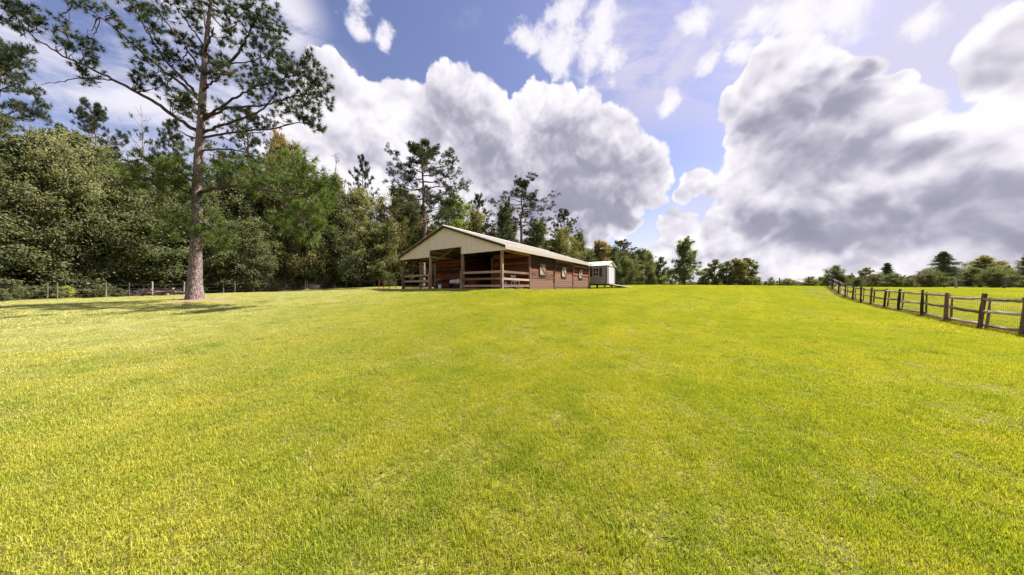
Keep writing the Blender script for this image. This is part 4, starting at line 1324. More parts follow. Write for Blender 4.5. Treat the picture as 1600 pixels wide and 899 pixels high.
# ================================================================== the great pine on the lawn
def hero_pine():
    R = np.random.default_rng(77)
    D0 = 20.0
    def P(cx, cy, dd=0.0, oy=0.0):
        return np.array(tuple(at(cx / 2.963, cy / 2.963 + oy, D0 + dd)))
    base = np.array([*HERO, ground(*HERO)])
    root = thing('pine_tree', tuple(base), 0, 'great spreading pine with thick reddish trunk standing alone on the left of the lawn', 'pine tree', None)
    trunk = [P(900, 640, 0, 250), P(903, 560, 0, 250), P(907, 400, 0, 250), P(911, 240, 0, 250), P(914, 120, 0, 250), P(921, 720), P(930, 590), P(938, 450), P(945, 330),
             P(952, 230), P(962, 130), P(975, 20), P(985, -110), P(990, -230), P(985, -330)]
    trunk[0] = base + np.array([0, 0, -0.35])
    rad = [0.43, 0.32, 0.262, 0.243, 0.23, 0.212, 0.185, 0.165, 0.135, 0.115, 0.095, 0.075, 0.055, 0.04, 0.02]
    tp = np.array(trunk); tr = np.array(rad)
    # resample and roughen the bole with bark plates
    s = np.concatenate([[0], np.cumsum(np.linalg.norm(np.diff(tp, axis=0), axis=1))])
    u = np.concatenate([np.linspace(0, 2.2, 34), np.linspace(2.25, s[-1], 130)])
    tp = np.stack([np.interp(u, s, tp[:, k]) for k in range(3)], -1)
    for _ in range(2):
        tp[1:-1] = (tp[:-2] + 2 * tp[1:-1] + tp[2:]) / 4
    tr = np.interp(u, s, tr)
    K = 48
    v, f = tube_np(tp, tr, K)
    from mathutils import noise as mn
    vv = v.reshape(-1, K, 3)
    for i in range(len(tp)):
        h = u[i]
        for j in range(K):
            d = vv[i, j] - tp[i]
            an = math.atan2(d[1], d[0])
            fl = 0.20 * max(0, 1 - h / 1.15) ** 2 * (0.55 + 0.45 * math.sin(an * 5 + 0.8)) if h < 1.2 else 0
            q = Vector((vv[i, j, 0] * 7.5, vv[i, j, 1] * 7.5, vv[i, j, 2] * 2.6))
            dist = mn.voronoi(q)[0]
            pl = min(0.30, dist[1] - dist[0]) / 0.30
            vv[i, j] += d * (fl + 0.055 * (pl - 0.6) + 0.05 * mn.noise(q * 0.3))
    w = Geo(4); w.add(vv.reshape(-1, 3) - base, f)
    link(bpy.data.objects.new('trunk', w.mesh('trunk', M['bark_big'], True)), root)

    limbs = []          # (points, radii)
    def limb(pts, r0, d1, oy=0.0, name='limb', r1=0.02):
        n = len(pts)
        p = np.array([P(x, y, d1 * (i / (n - 1)) ** 1.1, oy) for i, (x, y) in enumerate(pts)])
        # resample for smoothness
        s_ = np.concatenate([[0], np.cumsum(np.linalg.norm(np.diff(p, axis=0), axis=1))])
        uu = np.linspace(0, s_[-1], n * 4)
        p = np.stack([np.interp(uu, s_, p[:, k]) for k in range(3)], -1)
        for _ in range(3):
            p[1:-1] = (p[:-2] + 2 * p[1:-1] + p[2:]) / 4
        p[1:-1] += R.normal(size=(len(p) - 2, 3)) * 0.025
        r = np.linspace(r0, r1, len(p))
        limbs.append((p, r))
        g = Geo(4); g.add(*tube_np(p - base, r, 8))
        return link(bpy.data.objects.new('limb', g.mesh('limb', M['bark_limb'], True)), root)
    limb([(921, 620), (840, 560), (740, 490), (640, 430), (520, 370), (400, 310), (300, 265), (220, 220), (130, 150), (60, 60), (30, 20)], 0.115, -2.5)
    limb([(520, 372), (440, 368), (340, 362), (270, 385), (190, 395)], 0.035, -0.3, r1=0.012)
    limb([(928, 475), (880, 420), (800, 360), (740, 310), (680, 265), (620, 210), (560, 160), (480, 90), (420, 50), (330, 10)], 0.095, 2.0)
    limb([(930, 465), (860, 380), (810, 330), (750, 260), (710, 200), (670, 130), (640, 60), (585, -10)], 0.085, -1.6)
    limb([(940, 345), (890, 270), (850, 200), (790, 130), (740, 70), (700, 0), (660, -50)], 0.065, 2.4)
    limb([(952, 225), (900, 150), (860, 100), (820, 40), (790, -20)], 0.05, -1.4)
    limb([(946, 345), (1060, 297), (1110, 240), (1150, 160), (1190, 80), (1220, 10), (1230, -40)], 0.085, 1.4)
    limb([(1055, 297), (1130, 292), (1200, 275), (1265, 245)], 0.04, 0.9)
    limb([(932, 555), (1020, 500), (1090, 455), (1140, 430), (1200, 395), (1300, 370), (1400, 340)], 0.075, -1.9)
    limb([(936, 560), (1040, 505), (1100, 495), (1180, 495), (1250, 485), (1340, 450), (1430, 440)], 0.08, 2.1)
    limb([(928, 620), (1040, 575), (1130, 545), (1200, 520), (1250, 480), (1280, 420), (1310, 370)], 0.085, 0.8)
    limb([(928, 640), (1060, 620), (1170, 605), (1270, 600), (1380, 570), (1450, 575)], 0.07, -1.0)
    limb([(926, 705), (1000, 690), (1080, 695), (1160, 715), (1230, 745), (1300, 780)], 0.055, 1.5)
    limb([(970, 60), (1040, 150), (1090, 120), (1130, 60), (1150, 0)], 0.04, 1.2)
    limb([(975, 20), (1050, -60), (1130, -130)], 0.04, -1.2)
    limb([(980, -60), (900, -130), (820, -180)], 0.04, 1.3)
    limb([(910, 160), (960, 145), (1000, 130), (1070, 122), (1150, 128), (1240, 140), (1330, 160), (1420, 170)], 0.10, -4.0, 250)
    limb([(1150, 128), (1250, 110), (1350, 90), (1450, 75)], 0.045, -3.2, 250)
    limb([(1180, 130), (1280, 200), (1350, 260), (1420, 290)], 0.045, -3.8, 250)
    limb([(905, 170), (850, 140), (780, 105), (700, 85), (620, 95), (570, 110)], 0.08, -3.0, 250)
    limb([(905, 110), (840, 60), (740, 20), (640, 0)], 0.06, -1.6, 250)
    limb([(905, 300), (860, 285), (810, 300), (770, 335)], 0.04, -2.0, 250)
    limb([(912, 290), (960, 300), (1000, 340), (1010, 390)], 0.04, -2.0, 250)
    # limbs that point at and away from the camera
    for (cx, cy), dd, e in (((935, 500), -4.5, (860, 440)), ((940, 420), -4.0, (1040, 330)), ((945, 340), 4.6, (930, 250)), ((932, 560), 4.8, (1050, 500)),
                            ((950, 240), -3.2, (990, 130)), ((960, 150), 3.4, (930, 20)), ((925, 650), 4.6, (800, 590))):
        limb([(cx, cy), ((cx + e[0]) / 2, (cy + e[1]) / 2 + 8), e], 0.07, dd)
    # needle clumps: (crop x, crop y, radius, how many, depth), sat on the limbs
    UP = [(100, 130, 50, 14), (165, 95, 45, 12), (250, 95, 45, 11), (60, 20, 55, 16), (40, 45, 30, 6), (20, 100, 25, 6), (130, 60, 40, 8),
          (330, 190, 45, 14), (390, 220, 50, 15), (300, 215, 30, 7), (430, 290, 35, 9), (390, 335, 40, 10), (400, 375, 28, 6), (420, 185, 25, 6),
          (620, 205, 45, 11), (650, 235, 40, 10), (700, 330, 50, 12), (690, 385, 45, 11), (760, 390, 40, 9), (800, 350, 35, 7), (720, 270, 35, 8),
          (560, 110, 30, 7), (440, 35, 45, 11), (380, 20, 40, 9), (340, 10, 35, 8), (520, 70, 25, 5), (630, 350, 25, 5), (640, 395, 25, 5),
          (735, 210, 35, 8), (790, 255, 45, 11), (840, 275, 35, 8), (690, 110, 35, 9), (660, 40, 40, 9), (600, 10, 45, 10), (710, 60, 30, 7), (820, 300, 35, 7),
          (770, 60, 35, 8), (720, 110, 30, 7), (860, 200, 35, 7), (800, 160, 30, 7), (880, 190, 30, 6), (760, 20, 45, 10), (830, 20, 50, 12), (880, 60, 45, 10),
          (900, 110, 35, 8), (950, 255, 50, 16), (985, 290, 55, 17), (1040, 330, 50, 14), (990, 350, 40, 10), (920, 350, 35, 7), (890, 340, 30, 6), (1010, 265, 35, 8),
          (830, 470, 45, 12), (870, 500, 45, 12), (900, 460, 35, 8), (800, 480, 30, 6), (860, 450, 30, 6), (890, 540, 40, 9),
          (950, 60, 50, 12), (1000, 30, 55, 14), (1080, 60, 50, 13), (920, 20, 50, 12), (1040, 10, 55, 14), (1120, 20, 60, 16), (1060, 110, 40, 9),
          (1150, 30, 60, 17), (1230, 15, 60, 17), (1180, 75, 50, 13), (1250, 90, 50, 13), (1290, 125, 48, 13), (1250, 150, 45, 12), (1210, 130, 40, 10), (1150, 110, 35, 8),
          (1040, 190, 35, 8), (1090, 175, 35, 8), (1150, 170, 25, 5), (1270, 190, 50, 14), (1230, 225, 50, 13), (1290, 240, 48, 13), (1195, 210, 35, 9), (1180, 290, 40, 10), (1300, 290, 45, 11),
          (1150, 385, 40, 9), (1180, 340, 40, 10), (1240, 320, 48, 12), (1260, 380, 50, 13), (1330, 320, 50, 14), (1390, 350, 48, 14), (1440, 310, 40, 11), (1440, 265, 34, 10), (1400, 300, 35, 9),
          (1480, 390, 45, 14), (1505, 345, 26, 6), (1440, 400, 48, 13), (1340, 390, 48, 12), (1370, 440, 50, 14), (1430, 450, 48, 13), (1500, 470, 40, 12), (1480, 430, 35, 9),
          (1390, 500, 48, 13), (1450, 515, 45, 13), (1455, 570, 40, 12), (1410, 555, 35, 8), (1320, 470, 45, 10), (1260, 440, 45, 10), (1210, 470, 38, 8), (1180, 440, 30, 6),
          (1300, 540, 35, 6), (1340, 510, 40, 9), (1490, 600, 24, 5), (1200, 375, 40, 9)]
    LOW = [(1020, 60, 60, 12), (1100, 45, 65, 15), (1200, 65, 65, 16), (1300, 85, 70, 18), (1400, 110, 65, 18), (1450, 60, 60, 16), (1500, 140, 55, 15), (1470, 200, 60, 17),
           (1440, 265, 65, 20), (1380, 330, 55, 16), (1480, 300, 45, 12), (1320, 270, 55, 13), (1290, 280, 40, 8), (1350, 40, 55, 12), (1270, 20, 50, 9), (1180, 130, 50, 9), (1250, 170, 45, 8),
           (1430, 370, 40, 9), (1400, 10, 55, 12), (1160, 0, 55, 10), (1060, -10, 55, 10), (1330, 190, 50, 9), (1390, 220, 55, 12), (1450, 140, 55, 13),
           (700, 90, 65, 14), (800, 100, 65, 14), (620, 110, 60, 12), (870, 130, 60, 15), (870, 40, 60, 12), (760, 20, 65, 13), (640, 30, 60, 10), (690, -10, 55, 10), (850, -20, 50, 8),
           (570, 60, 50, 8), (740, 140, 50, 8), (820, 290, 65, 17), (875, 285, 50, 12), (980, 310, 55, 14), (1000, 390, 50, 14), (780, 345, 40, 9), (940, 340, 45, 10), (1040, 350, 40, 8), (960, 260, 40, 8), (900, 200, 40, 8)]
    P_all = np.concatenate([p for p, r in limbs])
    def clumps(lst, oy, mat, nn, length, width, dens):
        nd = Geo(3); tw = Geo(4)
        pj = np.stack([800 + FPX * P_all[:, 0] / P_all[:, 1], 450 - FPX * (P_all[:, 2] - CAMZ) / P_all[:, 1]], -1)
        for cx, cy, cr, n in lst:
            q2 = np.array([cx / 2.963, cy / 2.963 + oy])
            dd = np.hypot(*(pj - q2).T)
            near = np.argsort(dd)[:6]
            a = P_all[near[R.integers(0, 3)]]
            dep = a[1] + R.normal() * 0.5
            c0 = np.array(tuple(at(q2[0], q2[1], dep / DS)))
            rr = cr / 2.963 * dep / FPX * 1.1
            n = int(n * dens)
            for k in range(3):
                e = c0 + R.normal(size=3) * rr * 0.4
                tw.add(*tube_np(curve(a, e, (0, 0, -0.05), R, 6, 0.06) - base, np.linspace(0.026, 0.008, 6), 5))
            c = c0 + unit(R.normal(size=(n, 3))) * rr * R.random((n, 1)) ** 0.45 * np.array([0.95, 1.25, 0.85])
            d = unit(unit(c - a) * 0.8 + np.array([0, 0, 0.55]) + R.normal(size=(n, 3)) * 0.3)
            v, f = needles(c - base, d, nn, length, width, 0.55, R)
            ct = R.normal() * 0.14 + 0.42
            nd.add(v, f, np.repeat(np.clip(ct + R.normal(size=n) * 0.14, 0.02, 0.98), nn * 3))
        tag(link(bpy.data.objects.new('twigs', tw.mesh('twigs', M['bark_limb'], True)), root), kind='stuff')
        o = link(bpy.data.objects.new('needle_crown', nd.mesh('needle_crown', mat)), root)
        o.color = (1, 1, 1, 1)
        return o
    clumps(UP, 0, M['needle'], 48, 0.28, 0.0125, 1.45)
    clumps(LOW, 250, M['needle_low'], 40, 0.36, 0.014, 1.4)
hero_pine()

# ================================================================== the woods: one tree at a time
OLV = (1.25, 1.10, 0.95); DRK = (0.80, 0.86, 0.84); PAL = (1.5, 1.42, 1.45); LIM = (1.35, 1.5, 0.8); RUS = (1.75, 1.15, 0.85); MID = (1, 1, 1); GRY = (1.15, 1.15, 1.3)
WG = 'broadleaf trees of the woods'
PG = 'pines rising out of the woods'
WOODS = [
    ('oak_tree', 'oak_b', -45, 25.5, 150, 85, DRK, 'tall dark oak cut off by the left edge of the photo', WG),
    ('pine_tree', 'pine_d', 3, 28, 62, 92, MID, 'tall full-crowned pine half cut off by the left edge of the photo', PG),
    ('oak_tree', 'oak_c', 40, 29, 235, 62, OLV, 'olive oak in front of the pine at the left edge of the photo', WG),
    ('oak_tree', 'oak_a', 98, 27.5, 222, 66, PAL, 'broad oak with pale olive leaves standing over the two leftmost wire fence posts', WG),
    ('pine_tree', 'pine_b', 142, 44, 162, 44, MID, 'slender dark pine rising between the edge pine and the nearly bare one', PG),
    ('dead_pine', 'dead_pine', 218, 42, 168, 36, MID, 'nearly bare dead pine rising left of the great pine trunk', None),
    ('oak_tree', 'oak_e', 160, 31, 275, 50, LIM, 'yellow-green oak below the slender dark pine', WG),
    ('oak_tree', 'oak_b', 205, 34, 252, 46, DRK, 'dark oak in front of the foot of the nearly bare pine', WG),
    ('oak_tree', 'oak_d', 252, 36, 245, 48, GRY, 'grey-green oak just left of the great pine trunk', WG),
    ('pine_tree', 'pine_c', 268, 49, 190, 32, MID, 'short-crowned pine just left of the great pine trunk', PG),
    ('oak_tree', 'oak_a', 335, 39, 255, 55, DRK, 'dark oak directly right of the great pine trunk', WG),
    ('pine_tree', 'pine_a', 386, 51, 172, 52, MID, 'open pine behind the right-hand limbs of the great pine', PG),
    ('oak_tree', 'oak_e', 392, 42, 268, 50, PAL, 'pale-leaved oak below the open pine right of the great trunk', WG),
    ('oak_tree', 'oak_d', 436, 49, 206, 34, RUS, 'russet-topped tall oak beyond the tip of the great pine limbs', WG),
    ('oak_tree', 'oak_c', 462, 45, 240, 52, OLV, 'tall olive oak over the brush pile at the wire fence', WG),
    ('oak_tree', 'oak_b', 522, 50, 272, 42, MID, 'broad green oak below the bare twiggy tree', WG),
    ('bare_tree', 'bare', 524, 58, 228, 24, MID, 'bare twiggy tree showing against the cloud above the woods', None),
    ('pine_tree', 'pine_c', 567, 64, 246, 20, GRY, 'narrow pale pine on the skyline right of the bare twiggy tree', PG),
    ('oak_tree', 'oak_d', 560, 53, 296, 40, PAL, 'oak with pale sunlit leaves below the narrow skyline pine', WG),
    ('oak_tree', 'oak_a', 612, 60, 297, 42, OLV, 'rounded olive oak just left of the tall pine behind the barn', WG),
    ('oak_tree', 'oak_e', 585, 55, 352, 34, DRK, 'low dark oak over the rusty corral panel', WG),
    ('pine_tree', 'hero_b', 659, 47, 226, 58, MID, 'tall broad pine with bare reddish trunk beside the barn roof', PG),
    ('oak_tree', 'oak_c', 645, 68, 316, 34, MID, 'green oak directly behind the trunk of the tall pine beside the barn', WG),
    ('oak_tree', 'oak_b', 706, 66, 306, 38, LIM, 'bright lime-green oak over the barn ridge', WG),
    ('pine_tree', 'pine_b', 749, 76, 304, 18, MID, 'small round-topped pine between the two broad pines behind the barn', PG),
    ('oak_tree', 'oak_e', 748, 70, 334, 32, OLV, 'olive oak behind the front slope of the barn roof', WG),
    ('pine_tree', 'pine_a', 816, 76, 285, 44, DRK, 'broad dark pine over the middle of the barn roof', PG),
    ('oak_tree', 'young_oak', 788, 70, 316, 30, DRK, 'dark pointed oak left of the broad dark pine over the barn roof', WG),
    ('oak_tree', 'oak_d', 842, 82, 346, 30, MID, 'green oak right of the broad dark pine over the barn roof', WG),
    ('pine_tree', 'pine_b', 879, 88, 329, 21, MID, 'pine with two separate needle clouds over the far half of the barn roof', PG),
    ('oak_tree', 'oak_a', 876, 84, 360, 30, OLV, 'olive oak at the foot of the pine over the far half of the barn roof', WG),
    ('oak_tree', 'oak_c', 910, 92, 368, 24, MID, 'rounded oak above the far end of the barn roof', WG),
    ('oak_tree', 'oak_b', 936, 96, 376, 22, RUS, 'russet oak right above the grey shed roof', WG),
    ('oak_tree', 'oak_e', 958, 98, 388, 20, DRK, 'dark oak just right of the grey shed', WG),
    ('pine_tree', 'pine_b', 972, 106, 376, 24, RUS, 'round-headed pine with rusty lower needles right of the grey shed', PG),
    ('oak_tree', 'oak_d', 992, 104, 406, 18, MID, 'low green oak right of the round-headed rusty pine', WG),
    ('pine_tree', 'pine_c', 1010, 118, 393, 11, GRY, 'slim bluish pine at the right end of the woods', PG),
    ('oak_tree', 'oak_e', 1012, 110, 418, 16, OLV, 'olive oak below the slim bluish pine', WG),
    ('cedar_tree', 'young_oak_b', 1034, 84, 401, 10, DRK, 'narrow dark upright tree left of the lone pointed oak', None),
    ('shrub', 'shrub', 1048, 80, 424, 15, LIM, 'lime-green bush at the foot of the lone pointed oak', None),
    ('oak_tree', 'young_oak', 1068, 58, 373, 29, (0.85, 0.95, 0.95), 'lone pointed oak on a clear stem at the crest of the lawn', None),
    ('oak_tree', 'young_oak_b', 1103, 72, 419, 13, MID, 'lower of two small slim trees right of the lone pointed oak', None),
    ('oak_tree', 'young_oak_b', 1119, 70, 405, 13, MID, 'taller of two small slim trees right of the lone pointed oak', None),
    ('oak_tree', 'young_oak_b', 1139, 66, 408, 16, DRK, 'left tree of the dark clump on the crest of the lawn', None),
    ('oak_tree', 'young_oak', 1155, 63, 405, 22, OLV, 'olive middle tree of the dark clump on the crest of the lawn', None),
    ('oak_tree', 'young_oak_b', 1169, 65, 403, 20, DRK, 'right tree of the dark clump on the crest of the lawn', None),
    ('oak_tree', 'oak_e', 1205, 130, 434, 5, GRY, 'tiny far tree just right of the dark clump on the crest', None),
    ('oak_tree', 'oak_e', 1229, 130, 436, 11, GRY, 'low rounded far tree midway along the crest fence', None),
    ('oak_tree', 'oak_e', 1266, 120, 433, 10, GRY, 'greyish far tree left of the end of the rail fence', None),
    ('oak_tree', 'oak_a', 1303, 76, 416, 15, DRK, 'round dark tree behind the far end of the rail fence', None),
    ('shrub', 'shrub', 1286, 80, 432, 11, DRK, 'dark bush left of the round dark tree at the far end of the rail fence', None),
    ('shrub', 'shrub_b', 1328, 78, 429, 11, DRK, 'dark bush right of the round dark tree at the far end of the rail fence', None),
    ('oak_tree', 'young_oak_b', 1355, 76, 418, 12, OLV, 'olive upright tree left of the pointed cedar beyond the rail fence', None),
    ('cedar_tree', 'cedar_b', 1386, 72, 411, 18, MID, 'pointed cedar in the middle of the trees beyond the rail fence', None),
    ('shrub', 'shrub_b', 1413, 74, 432, 14, DRK, 'dark low bush right of the pointed cedar', None),
    ('shrub', 'shrub', 1443, 72, 434, 18, OLV, 'brown-green bush at the left foot of the widest cedar', None),
    ('cedar_tree', 'cedar_a', 1476, 62, 393, 36, MID, 'widest cedar with layered branches beyond the rail fence', None),
    ('oak_tree', 'oak_c', 1531, 66, 403, 38, OLV, 'broad rounded oak right of the widest cedar', None),
    ('cedar_tree', 'cedar_b', 1575, 64, 415, 15, DRK, 'small dark cedar between the broad oak and the cedar at the right edge', None),
    ('cedar_tree', 'cedar_a', 1606, 56, 396, 30, OLV, 'cedar cut off by the right edge of the photo', None),
]
proto('bare', 16, 3.0, broadleaf(51, 16, 3.0, 0.3, 90, 90, 0.02, 'egg'), 'bark_dead', 'leaf')
PROTO['bare'] = PROTO['bare'][:3] + (None,)
proto('hero_b', 22, 5.4, pine(39, 22, 5.6, 0.40, 42, 10, length=0.34, width=0.017, nn=24, nsub=9, cl=0.5), 'bark_pine', 'needle')
for nm, kind, px, d, top, hw, tint, label, grp in WOODS:
    if px > 1030: tint = tuple(1.3 * q_ for q_ in tint)
    tree(nm, kind, px, d, top, hw, tint, label, 'pine tree' if nm == 'pine_tree' else 'dead tree' if nm in ('dead_pine', 'bare_tree') else 'cedar' if nm == 'cedar_tree'
         else 'bush' if nm == 'shrub' else 'oak tree', grp, parts=('stems', 'foliage') if nm == 'shrub' else ('trunk', 'crown'))
for px, d, top, hw, kind, tint, label in (
        (18, 24.3, 446, 34, 'shrub_b', (2.2, 1.9, 0.9), 'sunlit yellow-green bush at the far left behind the dark mulch'),
        (101, 25.6, 447, 15, 'shrub', (2.5, 2.4, 0.9), 'bright lime bush between the second and third wire fence posts'),
        (150, 27.5, 450, 12, 'shrub_b', (2.1, 2.1, 1.0), 'small pale bush just left of the third wire fence post')):
    tree('shrub', kind, px, d, top, hw, tint, label, 'bush', 'bushes along the wire fence', parts=('stems', 'foliage'))

# ---- geometry-node scattering for what nobody could count
def scatter(name, protos, P_, rot, scl, idx, kind='stuff'):
    col = bpy.data.collections.new(name + '_pieces')
    for i, o in enumerate(protos):
        o.name = '%s_piece_%02d' % (name, i)
        col.objects.link(o)
    me = bpy.data.meshes.new(name)
    n = len(P_)
    me.vertices.add(n); me.vertices.foreach_set('co', np.asarray(P_, np.float32).ravel())
    for nm, ty, key, val in (('rot', 'FLOAT_VECTOR', 'vector', rot), ('scl', 'FLOAT_VECTOR', 'vector', scl)):
        a = me.attributes.new(nm, ty, 'POINT'); a.data.foreach_set(key, np.asarray(val, np.float32).ravel())
    a = me.attributes.new('idx', 'INT', 'POINT'); a.data.foreach_set('value', np.asarray(idx, np.int32))
    o = link(bpy.data.objects.new(name, me))
    ng = bpy.data.node_groups.new(name + '_scatter', 'GeometryNodeTree')
    ng.interface.new_socket('Geometry', in_out='INPUT', socket_type='NodeSocketGeometry')
    ng.interface.new_socket('Geometry', in_out='OUTPUT', socket_type='NodeSocketGeometry')
    gi = ng.nodes.new('NodeGroupInput'); go = ng.nodes.new('NodeGroupOutput')
    ci = ng.nodes.new('GeometryNodeCollectionInfo')
    ci.inputs['Collection'].default_value = col
    ci.inputs['Separate Children'].default_value = True
    ci.inputs['Reset Children'].default_value = True
    ip = ng.nodes.new('GeometryNodeInstanceOnPoints')
    ip.inputs['Pick Instance'].default_value = True
    def attr(nm, ty):
        q = ng.nodes.new('GeometryNodeInputNamedAttribute'); q.data_type = ty; q.inputs[0].default_value = nm
        return [s for s in q.outputs if s.enabled][0]
    L = ng.links.new
    L(gi.outputs[0], ip.inputs['Points']); L(ci.outputs[0], ip.inputs['Instance'])
    L(attr('idx', 'INT'), ip.inputs['Instance Index'])
    er = ng.nodes.new('FunctionNodeEulerToRotation')
    L(attr('rot', 'FLOAT_VECTOR'), er.inputs[0]); L(er.outputs[0], ip.inputs['Rotation'])
    L(attr('scl', 'FLOAT_VECTOR'), ip.inputs['Scale'])
    L(ip.outputs[0], go.inputs[0])
    md = o.modifiers.new('scatter', 'NODES'); md.node_group = ng
    return tag(o, kind=kind)

def whole(kind):
    H, Rad, wm_, lm_ = PROTO[kind]
    me = lm_.copy()
    return bpy.data.objects.new('piece', me)

# the depth of the woods behind the front trees, and the scrub at their foot
R = np.random.default_rng(5)
pts_, sc_, ix_ = [], [], []
kinds = ['oak_a', 'oak_b', 'oak_c', 'oak_d', 'oak_e']
def edge_x(y):
    y = y / DS
    return -35 + (y - 24) / 3.0 if y < 62 else -22.3 + (y - 62) * 1.55
for y in np.arange(14, 112, 3.1):
    for k in range(5):
        x = edge_x(y) - 4.5 - k * 4.6 + R.normal() * 1.2
        if y < 19 and k == 0: x -= 3
        yy = y + R.normal() * 1.2
        if x / yy > 0.52: continue
        zt = ground(x, yy)
        hh = R.uniform(0.72, 1.0) * (1 - 0.0035 * max(0, yy - 62)) * min(1, (yy + 16) / 42)
        pts_.append((x, yy, zt - 0.3)); sc_.append((hh * 1.05, hh * 1.05, hh)); ix_.append(int(R.integers(0, 5)))
scatter('woodland', [whole(k) for k in kinds], pts_, [(0, 0, a) for a in R.uniform(0, 6.28, len(pts_))], sc_, ix_)
pts_, sc_, ix_ = [], [], []
for y in np.arange(11, 100, 0.7):
    for k in range(3):
        x = edge_x(y) - 1.1 - k * 1.3 + R.normal() * 0.5
        yy = y + R.normal() * 0.4
        if k < 2 and min(abs(x / yy - (q_ - 800) / FPX) for q_ in (240, 428, 488)) < 0.085 and 20 < yy < 45: continue
        s = R.uniform(0.35, 0.85) * (0.7 + 0.35 * k) * (1.0 if y > 30 else 0.72)
        if x / yy > 0.56 or (k == 0 and R.random() < (0.45 if y > 30 else 0.8)): continue
        pts_.append((x, yy, ground(x, yy) - 0.15)); sc_.append((s * 1.1, s * 1.1, s)); ix_.append(int(R.integers(0, 2)))
scatter('undergrowth', [whole('shrub'), whole('shrub_b')], pts_, [(0, 0, a) for a in R.uniform(0, 6.28, len(pts_))], sc_, ix_)
# far treeline on the horizon
pts_, sc_, ix_ = [], [], []
for a in np.arange(math.radians(18), math.radians(66), 0.0075):
    for k in range(2):
        rr = R.uniform(190, 300)
        x, y = rr * math.sin(a), rr * math.cos(a)
        s = R.uniform(0.18, 0.36) + 0.16 * max(0, math.sin(a * 23) * math.sin(a * 9 + 1))
        pts_.append((x, y, ground(x, y) - 0.5)); sc_.append((s * 1.6, s * 1.6, s)); ix_.append(int(R.integers(0, 5)))
for a in np.arange(math.radians(51), math.radians(66), 0.022):
    rr = R.uniform(88, 104)
    x, y = rr * math.sin(a), rr * math.cos(a)
    s = R.uniform(0.16, 0.27)
    pts_.append((x, y, ground(x, y) - 0.3)); sc_.append((s * 1.5, s * 1.5, s)); ix_.append(int(R.integers(0, 5)))
scatter('treeline', [whole(k) for k in kinds], pts_, [(0, 0, a) for a in R.uniform(0, 6.28, len(pts_))], sc_, ix_)

# ================================================================== brush piles by the wire fence
def brush(px, d, w, h, n, label, name='brush_pile', logs=0, pale=False):
    d = d * DS
    x = (px - 800) / FPX * d
    z = ground(x, d)
    root = thing(name, (x, d, z), 0, label, 'brush pile')
    q = MB()
    r_ = random.Random(int(px))
    for k in range(n):
        u = r_.gauss(0, 0.34)
        hh = h * max(0.08, 1 - (u / 0.95) ** 2)
        c = Vector((u * w, r_.gauss(0, 0.7), r_.random() ** 1.4 * hh))
        an = r_.uniform(0, 6.28); L = r_.uniform(0.4, 1.5)
        v = Vector((math.cos(an), math.sin(an) * 0.6, r_.gauss(0, 0.32))).normalized() * L
        m_ = c + Vector((r_.gauss(0, .1), r_.gauss(0, .1), r_.gauss(0, .1)))
        a, b = c - v / 2, c + v / 2
        a.z = max(a.z, 0.0); b.z = max(b.z, 0.0)
        rr = r_.uniform(0.008, 0.026)
        q.tube([a, m_, b], [rr, rr * 0.9, rr * 0.4], 4)
    q.build('twigs', M['stick'], root)['kind'] = 'stuff'
    for k in range(logs):
        u = r_.uniform(-0.8, 0.8) * w * 0.6
        an = r_.gauss(0.1, 0.4); L = r_.uniform(1.2, 3.0); rr = r_.uniform(0.07, 0.16)
        a = Vector((u, -0.5 + r_.gauss(0, .5), rr + 0.05)); b = a + Vector((math.cos(an) * L, math.sin(an) * L * 0.5, r_.uniform(-0.1, 0.55)))
        MB().tube([a, a.lerp(b, .5) + Vector((0, 0, 0.05)), b], [rr, rr * 0.9, rr * 0.7], 8).build('branch', M['stick'], root)
    return root
brush(428, 42.0, 2.6, 1.35, 420, 'tall heap of dead brush at the wire fence right of the great pine')
brush(240, 30.5, 2.9, 0.55, 260, 'low heap of fallen logs and branches at the wire fence left of the great pine', 'log_pile', 7)
brush(488, 46.0, 1.6, 0.8, 140, 'small thin heap of dead sticks at the wire fence right of the tall brush heap')

